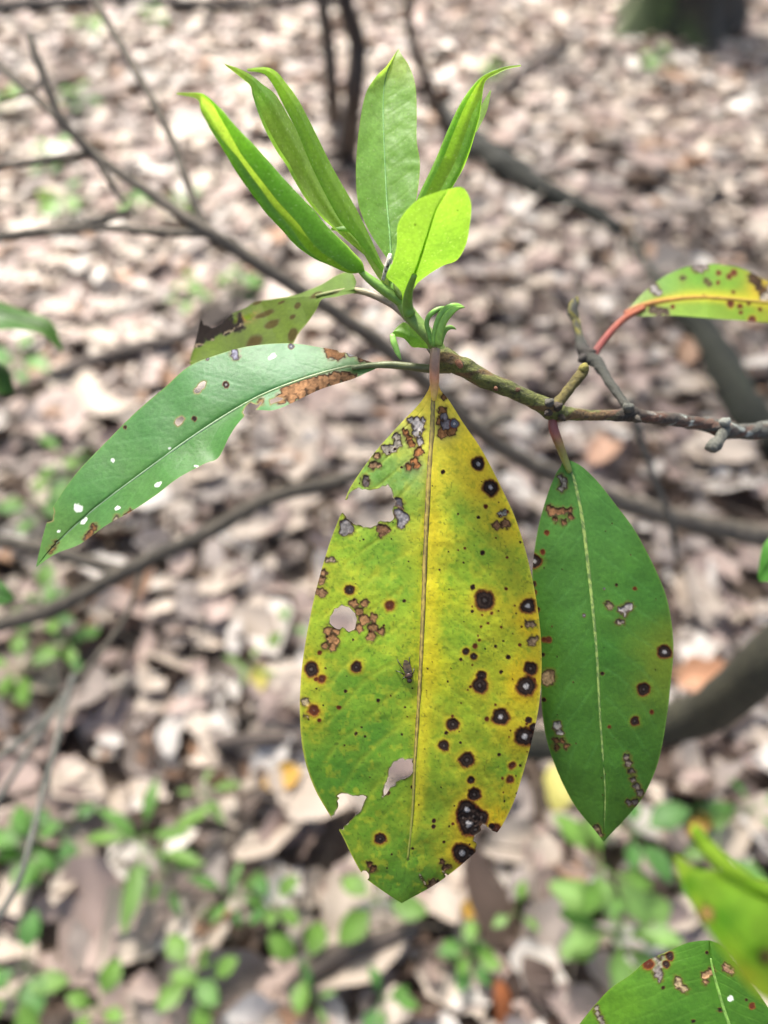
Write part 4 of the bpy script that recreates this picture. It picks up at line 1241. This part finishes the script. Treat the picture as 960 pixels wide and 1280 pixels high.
# --- leaf on the red stalk
c4 = lambda pts: K(640, 320, 3.0, pts)
U_M = c4([(425, 216), (455, 200), (490, 186), (560, 170), (680, 156), (800, 160), (960, 176), (1080, 200), (1200, 240)])
U_L = c4([(425, 212), (468, 162), (530, 106), (590, 66), (660, 40), (740, 30), (820, 38), (880, 54), (960, 96), (1080, 160), (1200, 240)])
U_R = c4([(425, 220), (470, 226), (520, 226), (600, 223), (700, 230), (800, 238), (960, 249), (1080, 252), (1200, 240)])
U_LES = [(c4([(535, 125, 14), (548, 138, 12), (528, 112, 9)]), (170, 164, 160)), (c4([(530, 200, 14), (552, 208, 14), (575, 210, 9)]), (96, 84, 72)), (c4([(690, 42, 14), (720, 40, 14), (705, 50, 12)]), (150, 138, 132)), (c4([(905, 80, 16), (920, 95, 14), (930, 120, 12), (945, 135, 14)]), (86, 66, 46)), (c4([(950, 150, 16), (970, 120, 14)]), (190, 176, 156)), (c4([(730, 95, 8), (738, 105, 8)]), (110, 104, 60)), (c4([(640, 85, 9)]), (104, 100, 66))]
U_SP = c4([(775, 64, 10, 'r'), (815, 78, 11, 'r'), (832, 62, 13, 'r'), (772, 100, 8, 'r'), (820, 180, 14, 'r'), (855, 188, 10, 'r'), (888, 178, 8, 'r'), (602, 190, 8, 'r'), (830, 135, 7, 'r'), (858, 212, 8, 'r'), (900, 238, 14, 'r'), (720, 150, 6, 'r'), (930, 200, 8, 'r')])


def paint_ur(P, T, V, sd):
    x, y = P[:, 0], P[:, 1]
    col = 0.72 * idw(P, [(795, 390, (150, 176, 90)), (830, 355, (132, 182, 76)), (880, 345, (122, 180, 52)), (860, 385, (146, 186, 56)), (910, 355, (130, 180, 46)), (930, 385, (136, 178, 44)), (950, 360, (226, 200, 50))], 2.6, 10, 41)
    col *= (0.86 + 0.28 * fbm(x / 14, y / 14, 42, 4))[:, None]
    band = np.exp(-(V / 0.22) ** 2)
    col = mixc(col, C(222, 208, 56), 0.75 * band)
    col = mixc(col, C(222, 122, 60), 0.8 * np.exp(-(V / 0.14) ** 2) * (1 - ss(0.05, 0.3, T)))
    dry = np.zeros(len(P))
    hgt = 3 * (fbm(x / 40, y / 40, 43, 2) - 0.5)
    lesions(P, col, dry, hgt, U_LES)
    spots(P, col, dry, hgt, U_SP, C(190, 180, 40))
    return col, dry, hgt


UD = ([(0, .296), (.4, .30), (1, .31)], [(0, .296), (.4, .313), (1, .31)], [(0, .296), (.4, .292), (1, .31)])
ul, udep = leaf2d('leaf', U_M, U_L, U_R, UD, 200, 90, paint_ur, BR, M_LEAF, (), 'yellowing leaf with brown blotches on a red stalk', curve=1.2)
rib(ul, U_M, udep, 3.6, 1.4, (224, 178, 62), cut=0.98, lift=0.2, colfn=pet_col([(0, (170, 92, 54)), (.25, (200, 152, 56)), (1, (200, 184, 60))]))
tube_px('petiole', [(741, 447, .2755, 5.5), (746, 438, .279, 5), (755, 425, .284, 4.6), (770, 408, .29, 4.4), (784, 396, .294, 4.2), (805, 385, .2965, 3.4)], M_STEM, ul,
        colfn=pet_col([(0, (110, 44, 36)), (.4, (140, 58, 46)), (1, (170, 92, 54))]), nseg=12)

# --- new shoots
tube_px('shoot', [(553, 446, .226, 8), (545, 432, .2255, 9.5), (532, 417, .225, 9.5), (520, 403, .225, 9), (510, 390, .225, 9), (502, 376, .2252, 8), (494, 360, .2255, 6.5), (489, 345, .2262, 5), (486, 328, .227, 2.5)], M_STEM, BR,
        colfn=pet_col([(0, (112, 130, 52)), (.3, (126, 156, 70)), (.7, (118, 164, 58)), (1, (122, 172, 60))]), nseg=24, rough=0.05)


def young_paint(anch, wob=2.0, dots=False, vamp=0.16, gain=1.22):
    def f(P, T, V, sd):
        x, y = P[:, 0], P[:, 1]
        col = idw(P, anch, 2.4, 8, 51) * gain
        col = col * (0.82 + 0.36 * fbm(x / 12, y / 12, 52, 4))[:, None] * np.array([1.0, 0.94, 1.0])
        col = mixc(col, C(166, 204, 124), np.full(len(P), 0.22))
        w = veins(P, T, V, 12, 1.4, 0.1, 7)
        col = mixc(col, C(170, 214, 110), vamp * w)
        dry = np.zeros(len(P))
        hgt = wob * (fbm(x / 18, y / 18, 53, 2) - 0.5) + 0.35 * (1 - w)
        # sparse pale hairs
        h = ss(0.86, 0.97, vnoise(x / 1.1, y / 1.1, 54))
        col = mixc(col, C(214, 232, 190), 0.5 * h)
        if dots:
            for (a, b, r) in ((519, 281, 1.4), (572, 263, 1.0)):
                col = mixc(col, C(70, 80, 20), np.exp(-((x - a) ** 2 + (y - b) ** 2) / r ** 2))
        col = mixc(col, C(176, 214, 90), 0.5 * ss(0.95, 1, np.abs(V)))
        return col, dry, hgt
    return f


N_M = [(489, 325), (487, 290), (484, 258), (481, 200), (479, 146), (480, 110), (486, 85), (498, 61)]
N_L = [(485, 325), (468, 300), (456, 278), (447, 250), (445, 210), (449, 160), (457, 118), (470, 96), (482, 84), (490, 73), (498, 61)]
N_R = [(493, 325), (506, 292), (516, 266), (522, 240), (525, 205), (521, 176), (521, 140), (519, 105), (511, 82), (503, 70), (498, 61)]
nl, ndep = leaf2d('leaf', N_M, N_L, N_R, ([(0, .2275), (.3, .2315), (.8, .237), (1, .2375)], [(0, .2275), (.3, .2280), (.8, .2345), (1, .2375)], [(0, .2275), (.3, .2288), (.8, .2348), (1, .2375)]),
                  200, 90, young_paint([(470, 140, (150, 206, 112)), (465, 200, (140, 200, 98)), (500, 130, (138, 196, 92)), (505, 200, (126, 186, 82)), (485, 270, (112, 174, 66)), (498, 75, (176, 212, 104))], wob=3.5), BR, M_YOUNG, (), 'flat bright green new leaf standing upright', curve=1.4)
rib(nl, N_M, ndep, 1.6, 0.6, (104, 158, 66), cut=0.92, lift=-0.1, mat=M_STEM)

A_M = [(507, 380), (511, 362), (522, 332), (533, 298), (544, 264), (554, 246), (561, 236)]
A_L = [(503, 380), (502, 366), (494, 356), (483, 345), (490, 330), (496, 307), (497, 283), (505, 267), (522, 250), (544, 241), (561, 236)]
A_R = [(511, 380), (519, 358), (533, 345), (554, 332), (571, 325), (582, 307), (587, 282), (589, 257), (584, 241), (576, 234), (561, 236)]
al, adep = leaf2d('leaf', A_M, A_L, A_R, ([(0, .2215), (.3, .213), (.7, .199), (1, .189)], [(0, .2215), (.3, .2118), (.7, .1975), (1, .189)], [(0, .2215), (.3, .2142), (.7, .2005), (1, .189)]),
                  170, 110, young_paint([(515, 300, (170, 222, 74)), (560, 260, (174, 224, 76)), (560, 310, (152, 210, 66)), (505, 350, (150, 208, 62))], dots=True, vamp=0.05, wob=1.0, gain=0.56), BR, M_YOUNG, (), 'translucent lime new leaf arching towards the viewer', curve=1.5)
rib(al, A_M, adep, 2.2, 0.7, (176, 214, 84), cut=0.97, lift=-0.2, mat=M_RIB)
tube_px('petiole', [(512, 394, .2225, 8), (509, 384, .2215, 7.2), (510, 371, .218, 5.8), (513, 358, .2145, 4.6), (518, 344, .211, 3.6)], M_STEM, al, colfn=pet_col([(0, (112, 158, 56)), (1, (124, 170, 52))]), nseg=14)


def rolled(name, EL, ER, sections, depth, parent, anch, label=None, nu=150, ns=44, gain=1.45, lean=0.0, lit_strip=None):
    """a leaf still rolled up: outline on both sides, cross-sections [(t, [(a, b)...])] with a across and b towards the viewer in half widths"""
    t = np.linspace(0, 1, nu)
    l, r = spline(EL, 0, t), spline(ER, 0, t)
    c = (l + r) / 2
    h = (r - l) / 2
    hw = np.linalg.norm(h, axis=1)
    ks = [s[0] for s in sections]
    secs = np.array([spline(np.asarray(s[1], float), ns) for s in sections])
    a = np.stack([[np.interp(tt, ks, secs[:, j, 0]) for j in range(ns)] for tt in t])
    b = np.stack([[np.interp(tt, ks, secs[:, j, 1]) for j in range(ns)] for tt in t])
    b = b - lean * a * np.sin(np.pi * np.clip(t, 0.02, 1))[:, None] ** 0.4
    P = (c[:, None] + h[:, None] * a[..., None]).reshape(-1, 2)
    d = keys(np.repeat(t, ns), depth)
    T = np.repeat(t, ns)
    Vv = np.tile(np.linspace(-1, 1, ns), nu)
    col, dry, hgt = young_paint(anch, wob=1.4, gain=gain)(P, T, Vv, None)
    if lit_strip is not None:        # light through the single layer, painted on as a lime middle strip
        col = mixc(col, C(*lit_strip) * 1.3, 1 - ss(0.26, 0.36, np.abs(Vv)))
    d = d - (b * hw[:, None]).ravel() * d / FPX
    me = new_mesh(name, at(P[:, 0], P[:, 1], d), grid_faces(nu, ns), np.clip(col, 0, 1), extra={'dry': dry})
    o = obj(name, me, M_YOUNG, parent)
    if label: o['label'] = label
    return o


def roll_sec(eL, eR, k=0.7):
    return [(eL, .42 * k), (-.72 if eL > -.7 else (eL - 1) / 2, .52 * k), (-1, .12 * k), (-.62, -.32 * k), (0, -.45 * k), (.62, -.32 * k), (1, .12 * k), (.72 if eR < .7 else (eR + 1) / 2, .55 * k), (eR, .5 * k)]


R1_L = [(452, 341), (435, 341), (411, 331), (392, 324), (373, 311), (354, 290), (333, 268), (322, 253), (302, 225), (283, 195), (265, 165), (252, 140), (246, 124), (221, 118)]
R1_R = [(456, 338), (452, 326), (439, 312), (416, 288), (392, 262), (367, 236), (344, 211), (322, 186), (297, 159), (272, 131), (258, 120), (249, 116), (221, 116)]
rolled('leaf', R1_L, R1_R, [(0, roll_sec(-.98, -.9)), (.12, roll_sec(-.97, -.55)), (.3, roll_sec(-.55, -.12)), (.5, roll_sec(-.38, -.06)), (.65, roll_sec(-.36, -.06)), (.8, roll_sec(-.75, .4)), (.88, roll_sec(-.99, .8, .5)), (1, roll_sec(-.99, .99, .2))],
       [(0, .2225), (.5, .208), (1, .190)], BR, [(430, 320, (112, 162, 52)), (340, 230, (112, 164, 56)), (260, 130, (158, 208, 70)), (225, 117, (166, 208, 84))], 'rolled new leaf with a lime strip between its curled margins', gain=1.35, lean=0.15, lit_strip=(196, 226, 112))
tube_px('petiole', [(512, 386, .2255, 6.5), (500, 376, .2245, 7), (480, 362, .224, 6.8), (462, 349, .2235, 5.4), (448, 336, .223, 3.5)], M_STEM, BR, colfn=pet_col([(0, (112, 152, 50)), (1, (132, 182, 66))]), nseg=14)

R2_L = [(472, 332), (440, 306), (412, 281), (403, 273), (384, 251), (367, 224), (358, 207), (344, 186), (329, 157), (316, 121), (313, 108), (302, 98), (281, 81)]
R2_R = [(476, 330), (455, 310), (434, 285), (424, 268), (408, 238), (396, 212), (380, 180), (360, 144), (344, 118), (329, 106), (314, 94), (297, 85), (281, 80)]
SEC2 = [(-.75, .35), (-1, .0), (-.75, -.32), (-.2, -.2), (.3, .12), (.62, -.05), (1, -.25)]
rolled('leaf', R2_L, R2_R, [(0, SEC2), (.8, SEC2), (1, [(-.9, .05), (-1, .0), (-.75, -.1), (-.2, -.1), (.3, .05), (.62, -.02), (1, -.1)])],
       [(0, .2265), (.5, .2225), (1, .212)], BR, [(440, 300, (126, 166, 78)), (380, 220, (124, 160, 72)), (345, 150, (126, 164, 70)), (325, 115, (120, 174, 80)), (290, 84, (170, 210, 74))], 'folded new leaf with its midrib showing behind the rolled one', lean=0.3)

R3_L = [(487, 352), (476, 339), (450, 305), (426, 277), (403, 236), (386, 200), (372, 166), (358, 139), (351, 125), (340, 104), (329, 92), (309, 89)]
R3_R = [(492, 347), (478, 329), (465, 301), (446, 262), (424, 224), (411, 200), (394, 165), (376, 130), (365, 113), (357, 103), (346, 90), (332, 84), (309, 86)]
SEC3 = [(-.5, -.55), (-1, -.3), (-.6, .05), (-.1, .28), (.25, .42), (.6, .15), (1, -.25), (.6, -.6)]
rolled('leaf', R3_L, R3_R, [(0, SEC3), (.85, SEC3), (1, [(a, b * .4) for a, b in SEC3])], [(0, .2245), (.5, .2175), (1, .205)], BR,
       [(470, 320, (132, 176, 60)), (420, 240, (136, 176, 58)), (380, 160, (140, 182, 60)), (350, 105, (172, 212, 66)), (315, 87, (172, 214, 70))], 'slender rolled new leaf with a hairy midrib and hooked tip', lean=0.3)

R5_L = [(503, 350), (508, 310), (514, 275), (523, 246), (545, 199), (559, 165), (576, 129), (593, 105), (607, 93), (630, 84), (651, 81)]
R5_R = [(510, 350), (528, 310), (548, 270), (564, 237), (581, 206), (593, 170), (602, 134), (606, 103), (622, 92), (636, 86), (651, 83)]
SEC5 = [(-.55, .15), (-.9, .18), (-1, -.05), (-.4, -.3), (.1, -.42), (.6, -.3), (1, .1), (.8, .45), (.3, .42)]
rolled('leaf', R5_L, R5_R, [(0, SEC5), (.7, SEC5), (.82, SEC5[:7] + [(.95, .3), (.8, .35)]), (1, [(a, b * .3) for a, b in SEC5[:7]] + [(.95, .1), (.9, .12)])], [(0, .2285), (.5, .226), (1, .217)], BR,
       [(540, 240, (124, 172, 48)), (570, 170, (128, 176, 52)), (590, 140, (150, 196, 60)), (600, 105, (166, 206, 66)), (640, 84, (172, 212, 84))], 'rolled new leaf leaning away with a long hooked tip')
# its far margin showing past the roll
leaf2d('leaf_tip', [(594, 165), (603, 140), (613, 113)], [(592, 165), (600, 136), (613, 112)], [(596, 165), (608, 140), (614, 114)], ([(0, .2265), (1, .226)],) * 3, 20, 7, young_paint([(605, 130, (170, 214, 130))]), BR, M_YOUNG)

# narrow leaflet between the rolled leaves
leaf2d('leaf', [(492, 365), (478, 345), (462, 320), (450, 298), (438, 288), (414, 287)], [(489, 366), (472, 346), (455, 318), (444, 296), (434, 290), (414, 288)], [(495, 364), (483, 343), (468, 320), (456, 298), (440, 283), (414, 285)],
       ([(0, .226), (.6, .2235), (1, .225)], [(0, .226), (.6, .2245), (1, .225)], [(0, .226), (.6, .2245), (1, .225)]), 50, 12, young_paint([(480, 345, (150, 178, 110)), (440, 288, (140, 190, 90))], wob=0.5), BR, M_YOUNG, (), 'narrow pale leaflet curling between the rolled leaves')

# dry white bud scale stuck at the foot of the shoots
tube_px('bud_scale', [(488, 318, .2215, 2.4), (486.5, 324, .221, 3.4), (484, 332, .2213, 3.2), (481, 341, .222, 2.6), (479, 350, .2228, 2.0)], M_TWIG, BR, rough=0.35, seed=9, nseg=12,
        colfn=lambda tv, av, arc: mixc(np.repeat(C(232, 228, 206)[None], len(tv), 0), C(60, 52, 40), ss(0.5, 0.62, fbm(arc * 1.1, av * 1.3, 3, 3)) * ss(0.25, 0.4, tv)))
tube_px('bud_scale', [(503, 372, .2225, 4), (497, 360, .2222, 4.5), (494, 348, .2226, 2.5), (493, 342, .223, 1)], M_STEM, BR, col=C(112, 140, 52), rough=0.2, seed=10, nseg=10)

# side buds
cb = lambda rows: [(470 + x / 7.385, 360 + y / 7.385, d, r / 7.385) for (x, y, d, r) in rows]
tube_px('bud_leaf', cb([(520, 520, .2215, 26), (485, 400, .221, 22), (468, 330, .2205, 22), (488, 262, .22, 22), (545, 212, .2195, 24), (610, 188, .2195, 22), (660, 180, .22, 10)]), M_STEM, BR, col=C(124, 176, 66), nseg=12, rough=0.05, flat=0.6)
tube_px('bud_leaf', cb([(545, 530, .2205, 34), (548, 420, .219, 32), (578, 300, .2175, 34), (636, 210, .2165, 36), (710, 166, .216, 28), (770, 164, .2165, 18), (818, 180, .217, 5)]), M_STEM, BR, col=C(142, 196, 78), nseg=14, rough=0.05, flat=0.55)
tube_px('bud_leaf', cb([(575, 520, .2195, 34), (585, 430, .2178, 34), (620, 320, .2162, 34), (672, 240, .215, 34), (735, 190, .2146, 24), (790, 178, .2155, 12), (815, 182, .2165, 4)]), M_STEM, BR, col=C(150, 202, 80), nseg=14, rough=0.05, flat=0.55)
tube_px('bud_leaf', cb([(590, 530, .2205, 26), (612, 440, .2195, 26), (640, 385, .219, 26), (682, 362, .2187, 22), (720, 370, .219, 12), (738, 382, .2195, 4)]), M_STEM, BR, col=C(128, 176, 64), nseg=12, rough=0.05, flat=0.6)
cbx = lambda pts: K(470, 360, 7.385, pts)
leaf2d('bud_leaf', cbx([(480, 550), (400, 480), (320, 440), (240, 410), (170, 400), (140, 440)]), cbx([(470, 520), (400, 440), (330, 370), (262, 315), (190, 365), (135, 435)]), cbx([(480, 560), (400, 550), (330, 542), (262, 470), (190, 450), (150, 455)]),
       ([(0, .2235), (.5, .2165), (1, .2175)], [(0, .2235), (.5, .2195), (1, .2175)], [(0, .2235), (.5, .2195), (1, .2175)]), 60, 24, young_paint([(505, 410, (146, 198, 82)), (520, 425, (124, 182, 68))], wob=1), BR, M_YOUNG)
tube_px('bud_leaf', cb([(150, 430, .2172, 24), (165, 500, .2168, 30), (190, 570, .217, 26), (212, 625, .2172, 18), (232, 662, .2175, 5)]), M_STEM, BR, col=C(140, 190, 80), nseg=12, rough=0.05, flat=0.4)

# ------------------------------------------------------------------ small fly on the spotted leaf
cf = lambda x, y: (480 + x / 16.0, 800 + y / 16.0)


def blob(name, parent, x, y, up, rx, ry, rz, ang, col, bands=None):
    cx, cy = cf(x, y)
    d0 = ydep(cx, cy)
    u = np.linspace(0, np.pi, 15)[:, None]
    w = np.linspace(0, 2 * np.pi, 18, endpoint=False)[None]
    a = -np.cos(u) * ry + 0 * w
    b = np.sin(u) * np.cos(w) * rx
    h = np.sin(u) * np.sin(w) * rz
    X = cx + (b * math.cos(ang) - a * math.sin(ang)) / 16
    Y = cy + (b * math.sin(ang) + a * math.cos(ang)) / 16
    D = d0 - (up + h) / 16 * d0 / FPX
    c = np.repeat(C(*col)[None], X.size, 0)
    if bands:
        k = ss(0.2, 0.7, np.sin(a.ravel() / ry * bands * np.pi))
        c = mixc(c, C(38, 32, 24), 0.8 * k)
    me = new_mesh(name, at(X, Y, D).reshape(-1, 3), grid_faces(15, 18, True), c)
    return obj(name, me, M_INSECT, parent)


fx, fy = cf(490, 640)
FLY = thing('fly', tuple(at(fx, fy, ydep(fx, fy))), 'tiny dark striped fly sitting beside the midrib of the yellow leaf', 'fly')
AN = -0.22
blob('abdomen', FLY, 460, 560, 45, 80, 150, 45, AN, (92, 74, 44), 3.5)
blob('thorax', FLY, 495, 715, 50, 82, 70, 50, AN, (84, 58, 44), 1.5)
blob('head', FLY, 512, 815, 42, 55, 50, 42, AN, (50, 36, 28))
blob('wing', FLY, 430, 545, 80, 42, 150, 8, AN + 0.14, (96, 80, 50), 4)
blob('wing', FLY, 500, 540, 80, 42, 150, 8, AN - 0.14, (96, 80, 50), 4)
for pts in ([(400, 600), (330, 500), (262, 385)], [(540, 560), (512, 450), (504, 340)], [(400, 690), (330, 650), (235, 612)], [(560, 690), (590, 640), (600, 560)], [(420, 740), (385, 770), (372, 800)]):
    q = [cf(*p) for p in pts]
    d0 = ydep(fx, fy)
    tube_px('leg', [(q[0][0], q[0][1], d0 - 40 / 16 * d0 / FPX, 0.8), (q[1][0], q[1][1], d0 - 55 / 16 * d0 / FPX, 0.6), (q[2][0], q[2][1], ydep(*q[2]) - 0.00008, 0.45)], M_INSECT, FLY, col=C(36, 28, 22), nseg=6, n=10)

# ------------------------------------------------------------------ other branches reaching into the frame
c7 = lambda pts: K(700, 960, 3.692, pts)
NB = thing('rhododendron_branch', tuple(at(1080, 1330, 0.2)), 'near rhododendron branch with a chewed green leaf and a blurred lime leaf', 'branch')
tube_px('twig', [(1160, 1420, .20, 14), (1090, 1340, .19, 13), (1050, 1270, .17, 11), (1030, 1190, .14, 10)], M_TWIG, NB, col=C(110, 112, 60), rough=0.15, nseg=14)
W_M = c7([(690, 797), (700, 900), (730, 1020), (780, 1180), (860, 1380), (960, 1560)])
W_L = c7([(690, 795), (640, 798), (580, 810), (500, 845), (400, 890), (330, 950), (230, 1020), (160, 1095), (90, 1182), (20, 1290), (0, 1420), (200, 1540), (600, 1570), (960, 1562)])
W_R = c7([(690, 795), (740, 818), (800, 890), (860, 970), (930, 1060), (1000, 1170), (1080, 1330), (1090, 1450), (960, 1560)])
W_LES = [(c7([(435, 890, 18), (445, 920, 22), (455, 950, 20), (470, 905, 18), (485, 885, 20), (500, 870, 14), (460, 975, 10)]), (150, 140, 134)), (c7([(545, 975, 13), (545, 1000, 14), (560, 1012, 8), (575, 1020, 14)]), (190, 168, 130)), (c7([(700, 935, 12), (685, 948, 13), (668, 960, 14), (672, 985, 11)]), (206, 164, 120)),
         (c7([(165, 1110, 10), (175, 1135, 12), (188, 1160, 12), (200, 1180, 10)]), (170, 160, 144)), (c7([(770, 920, 20), (790, 940, 14)]), (170, 130, 104))]
W_SP = c7([(408, 905, 26, 'r'), (508, 870, 20, 'd'), (490, 905, 18, 'd'), (476, 1014, 9, 'd'), (678, 852, 8, 'd'), (738, 1117, 11, 'd'), (616, 1168, 9, 'd'), (886, 1098, 14, 'r'), (860, 1070, 7, 'd')])
W_FL = [(700 + 788 / 3.692, 960 + 1063 / 3.692, 4, 4, 0)]
wl, wdep = leaf2d('leaf', W_M, W_L, W_R, ([(0, .216), (1, .206)], [(0, .216), (.5, .222), (1, .206)], [(0, .216), (.5, .21), (1, .206)]), 240, 150,
                  paint_green([(760, 1260, (92, 142, 34)), (820, 1220, (84, 134, 40)), (880, 1200, (72, 124, 34)), (860, 1260, (66, 116, 30)), (940, 1280, (64, 112, 30))], W_LES, W_SP, W_FL, vcol=(118, 160, 64), edge=(120, 150, 50), vamp=0.2), NB, M_LEAF, (), 'sharp green leaf with chewed tan marks')
rib(wl, W_M, wdep, 2.0, 3.0, (110, 150, 60), t0=0.1, lift=-0.2)
Z_M = c7([(528, 398), (600, 520), (700, 650), (820, 790), (960, 930), (1150, 1100), (1300, 1200)])
Z_L = c7([(530, 398), (585, 430), (640, 470), (720, 470), (800, 500), (960, 525), (1150, 640), (1300, 900), (1320, 1190)])
Z_R = c7([(526, 400), (540, 480), (600, 610), (660, 715), (720, 810), (800, 920), (880, 1020), (980, 1090), (1150, 1160), (1300, 1200)])
pz = paint_green([(860, 1110, (106, 168, 42)), (900, 1150, (98, 162, 38)), (940, 1200, (108, 168, 42)), (850, 1085, (170, 206, 76)), (870, 1140, (170, 206, 70)), (930, 1220, (164, 180, 56)), (940, 1110, (140, 192, 64))], [(c7([(675, 665, 26), (690, 690, 16)]), (176, 142, 80)), (c7([(950, 870, 30)]), (96, 90, 40))], [], vcol=(150, 196, 70), edge=(190, 214, 80))
zl, zdep = leaf2d('leaf', Z_M, Z_L, Z_R, ([(0, .128), (.5, .124), (1, .130)], [(0, .128), (.5, .137), (1, .130)], [(0, .128), (.5, .116), (1, .130)]), 120, 60, pz, NB, M_YOUNG, (), 'large blurred lime leaf right in front of the lens')
zc = lambda rows: [(700 + x / 3.692, 960 + y / 3.692, d, r / 3.692) for (x, y, d, r) in rows]
tube_px('leaf', zc([(610, 265, .132, 8), (628, 290, .132, 26), (660, 345, .132, 34), (720, 410, .131, 36), (790, 470, .13, 34), (880, 530, .13, 30), (1000, 620, .132, 26), (1200, 800, .14, 24)]), M_YOUNG, NB, col=C(172, 206, 64), nseg=14, flat=0.4, rough=0.05)


def edge_leaf(label, M, L, R, d, cols, stem):
    t = thing('rhododendron_branch', tuple(at(stem[0][0], stem[0][1], stem[0][2])), label, 'branch')
    tube_px('twig', stem, M_TWIG, t, col=C(104, 100, 66), rough=0.15, nseg=10)
    dd = [(0, d), (1, d * 1.02)]
    leaf2d('leaf', M, L, R, (dd, [(0, d), (.5, d * 1.03), (1, d * 1.02)], [(0, d), (.5, d * 0.98), (1, d * 1.02)]), 60, 30, paint_green(cols, [], []), t, M_LEAF)


edge_leaf('branch end with a dark green leaf drooping over the bright litter', [(-70, 372), (-20, 385), (30, 400), (60, 412), (78, 438)], [(-70, 368), (-20, 372), (30, 388), (64, 402), (79, 437)], [(-70, 380), (-20, 410), (20, 412), (52, 418), (77, 440)], 0.42, [(0, 390, (70, 120, 44)), (60, 415, (78, 120, 50))], [(-160, 360, .44, 5), (-110, 362, .43, 5), (-66, 372, .42, 4)])
edge_leaf('branch end with a small dark leaf below the drooping one', [(-60, 440), (-20, 455), (10, 475), (18, 490)], [(-60, 436), (-20, 445), (10, 462), (18, 489)], [(-60, 450), (-20, 480), (0, 492), (17, 492)], 0.42, [(0, 470, (56, 96, 36))], [(-150, 425, .44, 5), (-100, 430, .43, 5), (-56, 442, .42, 4)])
edge_leaf('branch end with one dark leaf above the sloping brown branch', [(-60, 730), (-30, 735), (0, 740), (18, 748)], [(-60, 726), (-30, 722), (0, 726), (18, 747)], [(-60, 735), (-30, 752), (0, 756), (17, 750)], 0.4, [(0, 740, (56, 104, 40))], [(-150, 728, .42, 5), (-100, 730, .41, 5), (-56, 730, .4, 4)])
edge_leaf('branch end with a plain green leaf beside the dark hanging leaf', [(1020, 640), (990, 670), (965, 700), (948, 724)], [(1020, 630), (985, 655), (955, 680), (947, 722)], [(1025, 650), (1000, 700), (975, 725), (949, 727)], 0.3, [(960, 700, (76, 140, 52))], [(1130, 560, .33, 6), (1070, 600, .31, 6), (1016, 642, .3, 5)])
